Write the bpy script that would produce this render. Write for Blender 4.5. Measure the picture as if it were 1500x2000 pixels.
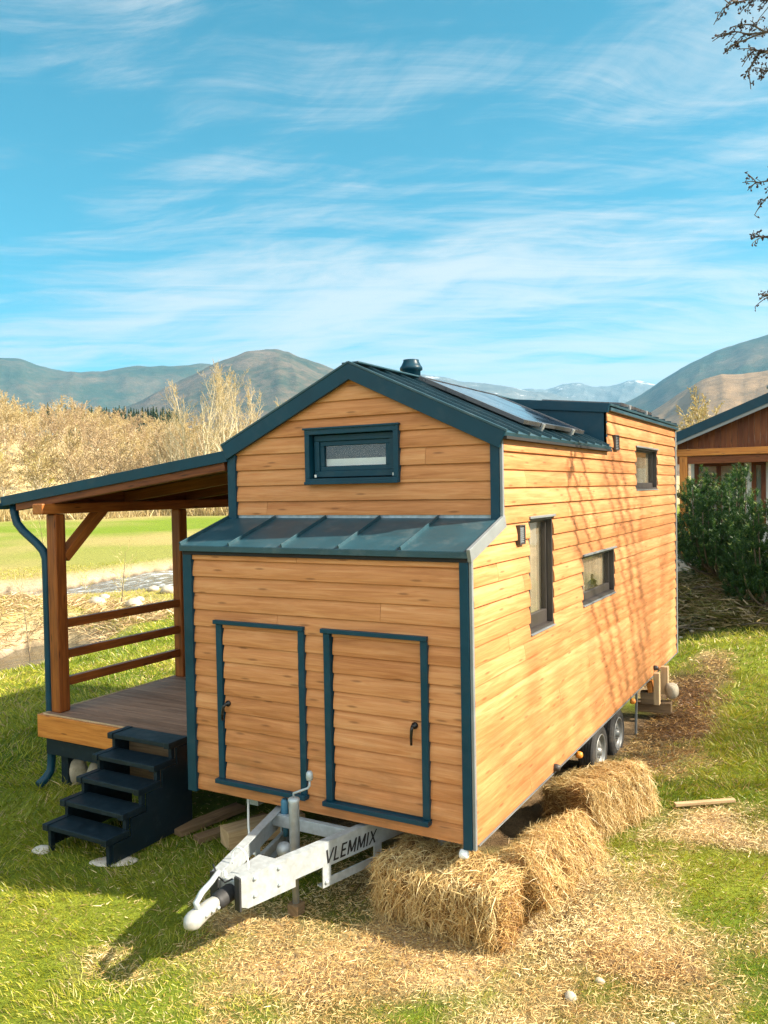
import bpy, bmesh, math, random
import numpy as np
from mathutils import Vector, Matrix

for o in list(bpy.data.objects):
    bpy.data.objects.remove(o)
SC = bpy.context.scene
COL = SC.collection
RAD = math.radians

# ------------------------------------------------------------------ camera
CAM = np.array([2.24049, -5.12183, 2.42261])
YAW, PIT, ROL, FPX = 0.514482, -0.0267111, -0.0181958, 1621.39


def cam_axes():
    cy, sy = math.cos(YAW), math.sin(YAW)
    f = np.array([-sy * math.cos(PIT), cy * math.cos(PIT), math.sin(PIT)])
    r = np.array([cy, sy, 0.0])
    u = np.cross(r, f)
    return math.cos(ROL) * r + math.sin(ROL) * u, -math.sin(ROL) * r + math.cos(ROL) * u, f


CR, CU, CF = cam_axes()
cd = bpy.data.cameras.new('camera')
cd.sensor_fit = 'VERTICAL'
cd.sensor_height = 36.0
cd.lens = 36.0 * FPX / 2000.0
cd.clip_start = 0.05
cd.clip_end = 40000
cam = bpy.data.objects.new('camera', cd)
COL.objects.link(cam)
cam.matrix_world = Matrix(((CR[0], CU[0], -CF[0], CAM[0]), (CR[1], CU[1], -CF[1], CAM[1]),
                           (CR[2], CU[2], -CF[2], CAM[2]), (0, 0, 0, 1)))
SC.camera = cam


def ray(u, v):
    return CF + (u - 750) / FPX * CR - (v - 1000) / FPX * CU


def at(u, v, D):
    d = ray(u, v)
    return CAM + d * (D / math.hypot(d[0], d[1]))


def azel(u, v):
    d = ray(u, v)
    return math.atan2(-d[0], d[1]), d[2] / math.hypot(d[0], d[1])


# ------------------------------------------------------------------ light
SUN_AZ, SUN_EL = 17.0, 37.0            # azimuth from +X towards +Y
SUN_STRENGTH, SKY_STRENGTH, EXPOSURE = 5.0, 0.085, 1.95
sd = Vector((math.cos(RAD(SUN_EL)) * math.cos(RAD(SUN_AZ)), math.cos(RAD(SUN_EL)) * math.sin(RAD(SUN_AZ)), math.sin(RAD(SUN_EL))))
sl = bpy.data.lights.new('sun', 'SUN')
sl.energy = SUN_STRENGTH
sl.angle = RAD(1.1)
sl.color = (1.0, 0.89, 0.72)
sun = bpy.data.objects.new('sun', sl)
COL.objects.link(sun)
sun.rotation_euler = sd.to_track_quat('Z', 'Y').to_euler()

SC.view_settings.view_transform = 'Standard'
SC.view_settings.look = 'None'
SC.view_settings.gamma = 1
SC.view_settings.exposure = EXPOSURE
SC.cycles.max_bounces = 6
SC.cycles.transparent_max_bounces = 12
SC.cycles.volume_bounces = 0
SC.cycles.use_denoising = True
SC.cycles.denoising_prefilter = 'NONE'


class NT:
    def __init__(s, tree):
        s.t = tree
        s.t.nodes.clear()

    def n(s, typ, props=None, **inp):
        nd = s.t.nodes.new(typ)
        for k, v in (props or {}).items():
            setattr(nd, k, v)
        for k, v in inp.items():
            key = int(k[1:]) if k[0] == 'i' and k[1:].isdigit() else k.replace('_', ' ')
            sock = nd.inputs[key]
            if isinstance(v, bpy.types.NodeSocket):
                s.t.links.new(v, sock)
            else:
                sock.default_value = v
        return nd

    def ramp(s, fac, stops, interp='LINEAR'):
        nd = s.t.nodes.new('ShaderNodeValToRGB')
        nd.color_ramp.interpolation = interp
        els = nd.color_ramp.elements
        while len(els) < len(stops):
            els.new(0.5)
        for e, (p, c) in zip(els, stops):
            e.position = p
            e.color = (c[0], c[1], c[2], 1) if len(c) == 3 else c
        s.t.links.new(fac, nd.inputs[0])
        return nd.outputs[0]

    def mix(s, fac, a, b, mode='MIX'):
        nd = s.n('ShaderNodeMix', dict(data_type='RGBA', blend_type=mode))
        for i, v in ((0, fac), (6, a), (7, b)):
            if isinstance(v, bpy.types.NodeSocket):
                s.t.links.new(v, nd.inputs[i])
            else:
                nd.inputs[i].default_value = v if i == 0 else ((*v, 1) if len(v) == 3 else v)
        return nd.outputs[2]

    def math(s, op, a, b=0.0, c=None, clamp=False):
        nd = s.n('ShaderNodeMath', dict(operation=op, use_clamp=clamp), i0=a, i1=b)
        if c is not None:
            nd.inputs[2].default_value = c
        return nd.outputs[0]


def make_world():
    w = bpy.data.worlds.new('World')
    SC.world = w
    w.use_nodes = True
    T = NT(w.node_tree)
    sky = T.n('ShaderNodeTexSky', dict(sky_type='NISHITA', sun_disc=False, sun_elevation=RAD(SUN_EL),
                                       sun_rotation=RAD(90 - SUN_AZ), altitude=400, air_density=1.0, dust_density=0.6, ozone_density=3.0))
    hsv = T.n('ShaderNodeHueSaturation', Hue=0.458, Saturation=2.6, Value=0.47, Color=sky.outputs[0])
    # cirrus: noise over a flat cloud deck far above, stretched along the wind
    tc = T.n('ShaderNodeTexCoord')
    sep = T.n('ShaderNodeSeparateXYZ', None, Vector=tc.outputs['Generated'])
    zz = T.math('ADD', T.math('MAXIMUM', sep.outputs[2], 0.0), 0.10)
    px = T.math('DIVIDE', sep.outputs[0], zz)
    py = T.math('DIVIDE', sep.outputs[1], zz)
    cmb = T.n('ShaderNodeCombineXYZ', None, X=px, Y=py, Z=0.0)
    wn = T.n('ShaderNodeTexNoise', None, Vector=cmb.outputs[0], Scale=0.55, Detail=3.0)
    wv = T.n('ShaderNodeVectorMath', dict(operation='SCALE'), i0=wn.outputs['Color'], Scale=0.9)
    wp = T.n('ShaderNodeVectorMath', dict(operation='ADD'), i0=cmb.outputs[0], i1=wv.outputs[0])
    ma = T.n('ShaderNodeMapping', None, Vector=wp.outputs[0], Rotation=(0, 0, RAD(CLOUD_ROT)), Location=CLOUD_LOC)
    ma2 = T.n('ShaderNodeMapping', None, Vector=ma.outputs[0], Scale=(0.38, 1.05, 1))
    n1 = T.n('ShaderNodeTexNoise', None, Vector=ma2.outputs[0], Scale=1.05, Detail=9.0, Roughness=0.60, Distortion=0.5)
    mb_ = T.n('ShaderNodeMapping', None, Vector=wp.outputs[0], Rotation=(0, 0, RAD(CLOUD_ROT - 30)), Location=(3.1, 7.7, 0))
    mb2 = T.n('ShaderNodeMapping', None, Vector=mb_.outputs[0], Scale=(0.5, 2.4, 1))
    n2 = T.n('ShaderNodeTexNoise', None, Vector=mb2.outputs[0], Scale=2.0, Detail=11.0, Roughness=0.70, Distortion=0.8)
    m = T.math('ADD', T.math('MULTIPLY', n1.outputs[0], 0.70), T.math('MULTIPLY', n2.outputs[0], 0.32))
    # more cloud towards the sun's side and the horizon
    side = T.n('ShaderNodeVectorMath', dict(operation='DOT_PRODUCT'), i0=tc.outputs['Generated'], i1=(0.90, 0.36, -0.25))
    m = T.math('ADD', m, T.math('MULTIPLY', side.outputs['Value'], 0.14))
    hz = T.n('ShaderNodeMapRange', None, Value=sep.outputs[2], i1=0.0, i2=0.36, i3=0.13, i4=0.0)
    m = T.math('ADD', m, hz.outputs[0])
    cl = T.n('ShaderNodeMapRange', dict(interpolation_type='SMOOTHSTEP'), Value=m, i1=0.44, i2=0.64, i3=0.0, i4=0.95)
    # unseen bright cloud added behind the camera as fill for the shaded front
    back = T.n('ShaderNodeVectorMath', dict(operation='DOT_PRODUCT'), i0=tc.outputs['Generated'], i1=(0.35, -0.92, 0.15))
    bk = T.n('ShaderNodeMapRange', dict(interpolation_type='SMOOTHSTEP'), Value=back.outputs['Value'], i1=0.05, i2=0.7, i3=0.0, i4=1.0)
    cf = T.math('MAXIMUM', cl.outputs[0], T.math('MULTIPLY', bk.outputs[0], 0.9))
    ccol = T.mix(bk.outputs[0], CLOUD_COL, BACK_FILL)
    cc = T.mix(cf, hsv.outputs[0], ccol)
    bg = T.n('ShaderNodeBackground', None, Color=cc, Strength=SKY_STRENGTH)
    out = T.n('ShaderNodeOutputWorld', None, Surface=bg.outputs[0])


CLOUD_ROT, CLOUD_LOC, CLOUD_COL, BACK_FILL = -4, (2.9, 1.7, 0), (2.6, 2.6, 2.55), (8.0, 7.8, 7.3)
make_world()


# ------------------------------------------------------------------ materials
def newmat(name):
    m = bpy.data.materials.new(name)
    m.use_nodes = True
    return m, NT(m.node_tree)


def finish(T, color, rough=0.6, bump=None, bstr=0.3, bdist=0.01, metal=0.0, spec=0.5, **kw):
    p = T.n('ShaderNodeBsdfPrincipled', None, Roughness=rough, Metallic=metal)
    p.inputs['Specular IOR Level'].default_value = spec
    if isinstance(color, bpy.types.NodeSocket):
        T.t.links.new(color, p.inputs['Base Color'])
    else:
        p.inputs['Base Color'].default_value = (*color, 1)
    for k, v in kw.items():
        s_ = p.inputs[k.replace('_', ' ')]
        if isinstance(v, bpy.types.NodeSocket):
            T.t.links.new(v, s_)
        else:
            s_.default_value = v
    if bump is not None:
        b = T.n('ShaderNodeBump', None, Strength=bstr, Distance=bdist, Height=bump)
        T.t.links.new(b.outputs[0], p.inputs['Normal'])
    T.n('ShaderNodeOutputMaterial', None, Surface=p.outputs[0])
    return p


def wood(name, dark, mid, light, rough=0.62, knots=0.8, stain=0.5, spec=0.3):
    m, T = newmat(name)
    uv = T.n('ShaderNodeUVMap')
    at_ = T.n('ShaderNodeAttribute', dict(attribute_name='rnd'))
    off = T.n('ShaderNodeVectorMath', dict(operation='SCALE'), i0=(17.3, 41.7, 0), Scale=at_.outputs['Fac'])
    v = T.n('ShaderNodeVectorMath', dict(operation='ADD'), i0=uv.outputs[0], i1=off.outputs[0]).outputs[0]
    mp = T.n('ShaderNodeMapping', None, Vector=v, Scale=(1.1, 17, 1))
    n1 = T.n('ShaderNodeTexNoise', None, Vector=mp.outputs[0], Scale=1.6, Detail=5.0, Roughness=0.6, Distortion=0.9)
    mpf = T.n('ShaderNodeMapping', None, Vector=v, Scale=(4, 130, 1))
    n2 = T.n('ShaderNodeTexNoise', None, Vector=mpf.outputs[0], Scale=1.0, Detail=3.0)
    mpk = T.n('ShaderNodeMapping', None, Vector=v, Scale=(1.3, 7.4, 1))
    vk = T.n('ShaderNodeTexVoronoi', dict(voronoi_dimensions='2D'), Vector=mpk.outputs[0], Scale=1.0, Randomness=1.0)
    kn = T.n('ShaderNodeMapRange', dict(interpolation_type='SMOOTHSTEP'), Value=vk.outputs['Distance'], i1=0.02, i2=0.085, i3=knots, i4=0.0)
    mps = T.n('ShaderNodeMapping', None, Vector=v, Scale=(1.0, 2.4, 1))
    ns = T.n('ShaderNodeTexNoise', None, Vector=mps.outputs[0], Scale=1.7, Detail=4.0)
    f = T.math('ADD', T.math('MULTIPLY', n1.outputs[0], 0.80), T.math('MULTIPLY', n2.outputs[0], 0.24))
    f = T.math('ADD', f, T.math('MULTIPLY', T.math('SUBTRACT', at_.outputs['Fac'], 0.5), 0.17))
    c = T.ramp(f, [(0.32, dark), (0.54, mid), (0.76, light)])
    st = T.n('ShaderNodeMapRange', None, Value=ns.outputs[0], i1=0.5, i2=0.75, i3=0.0, i4=stain)
    c = T.mix(st.outputs[0], c, tuple(x * 0.62 for x in dark))
    c = T.mix(kn.outputs[0], c, tuple(x * 0.35 for x in dark))
    if stain < 0.3:
        sv = T.n('ShaderNodeSeparateXYZ', None, Vector=uv.outputs[0])
        low = T.n('ShaderNodeMapRange', None, Value=sv.outputs[1], i1=0.05, i2=0.9, i3=0.6, i4=0.0)
        mpw = T.n('ShaderNodeMapping', None, Vector=uv.outputs[0], Scale=(3.5, 5.0, 1))
        nw = T.n('ShaderNodeTexNoise', None, Vector=mpw.outputs[0], Scale=1.0, Detail=7.0, Roughness=0.65)
        fw = T.n('ShaderNodeMapRange', None, Value=nw.outputs[0], i1=0.42, i2=0.72, i3=0.0, i4=1.0)
        c = T.mix(T.math('MULTIPLY', low.outputs[0], fw.outputs[0]), c, (0.22, 0.11, 0.045))
    finish(T, c, rough, f, 0.25, 0.004, spec=spec)
    return m


def plain(name, col, rough=0.5, metal=0.0, var=0.15, scale=6.0, spec=0.5, bstr=0.0, dirt=None, **kw):
    m, T = newmat(name)
    tc = T.n('ShaderNodeTexCoord')
    n = T.n('ShaderNodeTexNoise', None, Vector=tc.outputs['Object'], Scale=scale, Detail=6.0, Roughness=0.62)
    a = tuple(x * (1 - var) for x in col)
    b = tuple(min(1, x * (1 + var)) for x in col)
    c = T.ramp(n.outputs[0], [(0.3, a), (0.7, b)])
    if dirt:
        nd = T.n('ShaderNodeTexNoise', None, Vector=tc.outputs['Object'], Scale=dirt[1], Detail=8.0, Roughness=0.7)
        fd = T.n('ShaderNodeMapRange', None, Value=nd.outputs[0], i1=0.52, i2=0.72, i3=0.0, i4=dirt[2])
        c = T.mix(fd.outputs[0], c, dirt[0])
    r = T.n('ShaderNodeMapRange', None, Value=n.outputs[0], i1=0.3, i2=0.7, i3=max(0.02, rough - 0.08), i4=min(1, rough + 0.08))
    finish(T, c, r.outputs[0], n.outputs[0] if bstr else None, bstr, 0.01, metal, spec, **kw)
    return m


def blade_mat(name, stops, transl=0.3, rough=0.6, use_col=False):
    m, T = newmat(name)
    if use_col:
        a = T.n('ShaderNodeAttribute', dict(attribute_name='Col'))
        c = a.outputs['Color']
    else:
        a = T.n('ShaderNodeAttribute', dict(attribute_name='rnd'))
        c = T.ramp(a.outputs['Fac'], stops)
    d = T.n('ShaderNodeBsdfDiffuse', None, Color=c)
    t = T.n('ShaderNodeBsdfTranslucent', None, Color=c)
    mx = T.n('ShaderNodeMixShader', None, Fac=transl, i1=d.outputs[0], i2=t.outputs[0])
    g = T.n('ShaderNodeBsdfGlossy', None, Color=(1, 1, 1, 1), Roughness=0.45)
    mx2 = T.n('ShaderNodeMixShader', None, Fac=0.03, i1=mx.outputs[0], i2=g.outputs[0])
    T.n('ShaderNodeOutputMaterial', None, Surface=mx2.outputs[0])
    return m


M = {}
M['clad'] = wood('stained_cladding', (0.36, 0.130, 0.038), (0.50, 0.208, 0.074), (0.60, 0.295, 0.125), stain=0.22, knots=0.6)
M['post'] = wood('varnished_timber', (0.14, 0.035, 0.008), (0.29, 0.085, 0.016), (0.40, 0.14, 0.028), rough=0.42, stain=0.4)
M['fascia_wood'] = wood('orange_board', (0.32, 0.10, 0.018), (0.52, 0.19, 0.036), (0.62, 0.26, 0.055), rough=0.5, stain=0.3)
M['deck'] = wood('brown_deck', (0.16, 0.09, 0.055), (0.27, 0.165, 0.11), (0.36, 0.24, 0.17), rough=0.7, knots=0.0)
M['rawwood'] = wood('raw_timber', (0.38, 0.25, 0.13), (0.55, 0.39, 0.22), (0.68, 0.53, 0.34), rough=0.8, knots=0.5)
M['rawdark'] = wood('weathered_timber', (0.12, 0.075, 0.04), (0.20, 0.13, 0.07), (0.3, 0.2, 0.11), rough=0.85, knots=0.5)
M['planks'] = wood('brown_planks', (0.08, 0.020, 0.006), (0.16, 0.045, 0.012), (0.22, 0.075, 0.02), rough=0.6)
M['trim'] = plain('anthracite_blue_metal', (0.003, 0.037, 0.062), 0.42, 0.0, 0.15, 4.0, 0.25, dirt=((0.04, 0.062, 0.075), 6.0, 0.35))
M['roof'] = plain('roof_sheet', (0.014, 0.052, 0.070), 0.44, 0.0, 0.18, 3.0, 0.5, dirt=((0.16, 0.18, 0.18), 5.0, 0.35))
M['dark'] = plain('black_underside', (0.012, 0.010, 0.009), 0.9, 0, 0.2)
M['flash'] = plain('grey_flashing', (0.20, 0.215, 0.22), 0.45, 0.2, 0.12)
M['frame'] = plain('brown_grey_frame', (0.042, 0.034, 0.030), 0.45, 0, 0.1)
M['galv'] = plain('galvanised_steel', (0.42, 0.46, 0.48), 0.48, 0.4, 0.16, 22.0, dirt=((0.28, 0.27, 0.25), 6.0, 0.4))
M['rubber'] = plain('black_rubber', (0.018, 0.018, 0.019), 0.65, 0, 0.2, 20)
M['tyre'] = plain('tyre_rubber', (0.028, 0.026, 0.025), 0.8, 0, 0.3, 14, dirt=((0.12, 0.09, 0.06), 12, 0.6))
M['rim'] = plain('steel_rim', (0.20, 0.20, 0.195), 0.4, 0.3, 0.15, 12, dirt=((0.2, 0.16, 0.12), 10, 0.5))
M['black'] = plain('black_paint', (0.004, 0.012, 0.019), 0.5, 0, 0.25, 9, 0.3, dirt=((0.035, 0.05, 0.06), 14, 0.4))
M['letter'] = plain('black_lettering', (0.01, 0.01, 0.012), 0.5, 0, 0.1)
M['handle'] = plain('dark_handle', (0.03, 0.028, 0.026), 0.3, 0.6, 0.1)
M['white'] = plain('white_plastic', (0.75, 0.76, 0.75), 0.5, 0, 0.05)
M['stone'] = plain('pale_field_stone', (0.42, 0.36, 0.27), 0.9, 0, 0.3, 9, bstr=0.6, dirt=((0.2, 0.17, 0.1), 14, 0.6))
M['slab'] = plain('concrete_slab', (0.55, 0.50, 0.43), 0.9, 0, 0.15, 12, bstr=0.4)
M['orange'] = plain('amber_plastic', (0.75, 0.25, 0.03), 0.35, 0, 0.1)
M['plaster'] = plain('white_plaster', (0.72, 0.70, 0.66), 0.9, 0, 0.05)
M['jackblue'] = plain('blue_painted_steel', (0.05, 0.17, 0.27), 0.5, 0.2, 0.2, 12)
M['twine'] = plain('baler_twine', (0.5, 0.46, 0.36), 0.9, 0, 0.2)
M['cell'] = plain('solar_cells', (0.012, 0.016, 0.03), 0.10, 0, 0.2, 3, 0.9)
M['alu'] = plain('aluminium', (0.55, 0.55, 0.55), 0.35, 0.7, 0.1)
M['blind'] = plain('white_sill', (0.62, 0.63, 0.62), 0.6, 0, 0.05)
M['curtain'] = plain('beige_curtain', (0.30, 0.24, 0.165), 0.9, 0, 0.15, 3)
M['darkroom'] = plain('dark_interior', (0.03, 0.035, 0.035), 0.9, 0, 0.3, 2)
M['bark'] = plain('grey_brown_bark', (0.10, 0.075, 0.05), 0.95, 0, 0.35, 12, bstr=0.6)
M['paletree'] = plain('pale_bark', (0.50, 0.42, 0.28), 0.95, 0, 0.2, 2)
M['bud'] = plain('dark_buds', (0.045, 0.022, 0.018), 0.8, 0, 0.3, 40)
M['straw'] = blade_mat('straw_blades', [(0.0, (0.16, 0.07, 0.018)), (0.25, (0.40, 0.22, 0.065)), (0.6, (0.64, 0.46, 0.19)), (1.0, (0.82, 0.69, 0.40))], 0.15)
M['strawbody'] = plain('straw_core', (0.17, 0.085, 0.022), 0.95, 0, 0.5, 30, bstr=1.0)
M['grass'] = blade_mat('grass_blades', None, 0.35, use_col=True)
M['needle'] = blade_mat('pine_needles', [(0.0, (0.008, 0.032, 0.008)), (0.5, (0.024, 0.075, 0.014)), (0.8, (0.085, 0.16, 0.024)), (1.0, (0.34, 0.36, 0.07))], 0.2)
M['conifer'] = blade_mat('conifer_needles', [(0.0, (0.02, 0.05, 0.025)), (1.0, (0.06, 0.11, 0.04))], 0.15)
M['twig'] = blade_mat('pale_twigs', [(0.0, (0.29, 0.205, 0.085)), (0.6, (0.42, 0.315, 0.14)), (1.0, (0.56, 0.45, 0.23))], 0.25)
M['twigy'] = blade_mat('yellow_budding_twigs', [(0.0, (0.36, 0.30, 0.05)), (1.0, (0.52, 0.45, 0.09))], 0.25)
M['twigp'] = blade_mat('pinkish_twigs', [(0.0, (0.27, 0.185, 0.095)), (1.0, (0.45, 0.33, 0.18))], 0.25)
M['reed'] = blade_mat('dry_reed', [(0.0, (0.16, 0.09, 0.04)), (0.5, (0.40, 0.27, 0.13)), (1.0, (0.66, 0.52, 0.30))], 0.2)
M['brush'] = blade_mat('dead_brush', [(0.0, (0.05, 0.06, 0.012)), (0.4, (0.16, 0.15, 0.03)), (0.7, (0.26, 0.19, 0.08)), (1.0, (0.52, 0.42, 0.27))], 0.15)


def glass_mat(name, tint, refl=0.25, body=0.0, bodycol=(0.1, 0.1, 0.1)):
    m, T = newmat(name)
    t = T.n('ShaderNodeBsdfTransparent', None, Color=(*tint, 1))
    g = T.n('ShaderNodeBsdfGlossy', None, Color=(1, 1, 1, 1), Roughness=0.03)
    lw = T.n('ShaderNodeLayerWeight', None, Blend=0.5)
    fa = T.math('ADD', T.math('MULTIPLY', T.math('POWER', lw.outputs['Facing'], 4.0), 0.7), 0.045, clamp=True)
    mx = T.n('ShaderNodeMixShader', None, Fac=fa, i1=t.outputs[0], i2=g.outputs[0])
    T.n('ShaderNodeOutputMaterial', None, Surface=mx.outputs[0])
    return m


M['glass'] = glass_mat('window_glass', (0.95, 0.96, 0.95), 0.3)


def water_mat():
    m, T = newmat('river_water')
    tc = T.n('ShaderNodeTexCoord')
    mp = T.n('ShaderNodeMapping', None, Vector=tc.outputs['Object'], Scale=(1.0, 0.55, 1))
    n = T.n('ShaderNodeTexNoise', None, Vector=mp.outputs[0], Scale=2.6, Detail=6.0, Roughness=0.65, Distortion=0.8)
    n2 = T.n('ShaderNodeTexNoise', None, Vector=tc.outputs['Object'], Scale=0.35, Detail=2.0)
    sep = T.n('ShaderNodeSeparateXYZ', None, Vector=tc.outputs['Object'])
    ry = T.n('ShaderNodeMapRange', None, Value=sep.outputs[1], i1=13.0, i2=17.5, i3=0.55, i4=1.0)
    fo = T.math('MULTIPLY', T.math('ADD', n.outputs[0], T.math('MULTIPLY', n2.outputs[0], 0.3)), ry.outputs[0])
    ff = T.n('ShaderNodeMapRange', None, Value=fo, i1=0.66, i2=0.82, i3=0.0, i4=0.8)
    c = T.mix(ff.outputs[0], (0.06, 0.055, 0.04), (0.72, 0.75, 0.76))
    r = T.n('ShaderNodeMapRange', None, Value=ff.outputs[0], i1=0, i2=1, i3=0.08, i4=0.7)
    finish(T, c, r.outputs[0], n.outputs[0], 0.4, 0.04)
    return m


M['water'] = water_mat()


def ground_mat():
    m, T = newmat('meadow_ground')
    a = T.n('ShaderNodeAttribute', dict(attribute_name='Col'))
    tc = T.n('ShaderNodeTexCoord')
    n = T.n('ShaderNodeTexNoise', None, Vector=tc.outputs['Object'], Scale=7.0, Detail=10.0, Roughness=0.75)
    n2 = T.n('ShaderNodeTexNoise', None, Vector=tc.outputs['Object'], Scale=55.0, Detail=4.0, Roughness=0.7)
    k = T.ramp(n.outputs[0], [(0.28, (0.45, 0.45, 0.42)), (0.5, (0.95, 0.95, 0.95)), (0.75, (1.4, 1.35, 1.25))])
    n3 = T.n('ShaderNodeTexNoise', None, Vector=tc.outputs['Object'], Scale=170.0, Detail=3.0, Roughness=0.7)
    k2 = T.ramp(T.math('ADD', T.math('MULTIPLY', n2.outputs[0], 0.5), T.math('MULTIPLY', n3.outputs[0], 0.5)), [(0.34, (0.25, 0.25, 0.25)), (0.62, (1.5, 1.5, 1.5))])
    c = T.mix(1.0, a.outputs['Color'], k, 'MULTIPLY')
    c = T.mix(0.8, c, k2, 'MULTIPLY')
    h = T.math('ADD', n.outputs[0], T.math('MULTIPLY', n2.outputs[0], 0.4))
    finish(T, c, 0.95, h, 0.8, 0.05, spec=0.1)
    return m


M['ground'] = ground_mat()


def mount_mat(name, stops, snow=None, scale=1.0):
    m, T = newmat(name)
    tc = T.n('ShaderNodeTexCoord')
    n = T.n('ShaderNodeTexNoise', None, Vector=tc.outputs['Object'], Scale=0.0030 * scale, Detail=12.0, Roughness=0.66)
    n2 = T.n('ShaderNodeTexNoise', None, Vector=tc.outputs['Object'], Scale=0.022 * scale, Detail=9.0, Roughness=0.75)
    f = T.math('ADD', T.math('MULTIPLY', n.outputs[0], 0.62), T.math('MULTIPLY', n2.outputs[0], 0.42))
    c = T.ramp(f, stops)
    if snow:
        sep = T.n('ShaderNodeSeparateXYZ', None, Vector=tc.outputs['Object'])
        hh = T.math('ADD', T.math('DIVIDE', T.math('SUBTRACT', sep.outputs[2], snow[0]), snow[1]), T.math('MULTIPLY', T.math('SUBTRACT', f, 0.52), 12.0))
        fs = T.n('ShaderNodeMapRange', None, Value=hh, i1=0.35, i2=0.75, i3=0, i4=0.6)
        c = T.mix(fs.outputs[0], c, (0.72, 0.74, 0.77))
    finish(T, c, 0.95, n2.outputs[0], 1.0, 9.0 / scale, spec=0.0)
    return m


# ------------------------------------------------------------------ mesh helpers
OFF = {}


def tag(o, label=None, cat=None, group=None, kind=None):
    if label: o['label'] = label
    if cat: o['category'] = cat
    if group: o['group'] = group
    if kind: o['kind'] = kind
    return o


def root(name, loc, label, cat, group=None):
    o = bpy.data.objects.new(name, None)
    COL.objects.link(o)
    o.location = loc
    o.empty_display_size = 0.2
    OFF[o.name] = Vector(loc)
    return tag(o, label, cat, group)


def link(name, me, mat, parent=None):
    o = bpy.data.objects.new(name, me)
    COL.objects.link(o)
    if mat is not None and len(me.materials) == 0:
        for m_ in (mat if isinstance(mat, (list, tuple)) else [mat]):
            me.materials.append(m_)
    if parent is not None:
        o.parent = parent
        OFF[o.name] = OFF.get(parent.name, Vector((0, 0, 0)))
    return o


RNG = random.Random(7)


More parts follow.
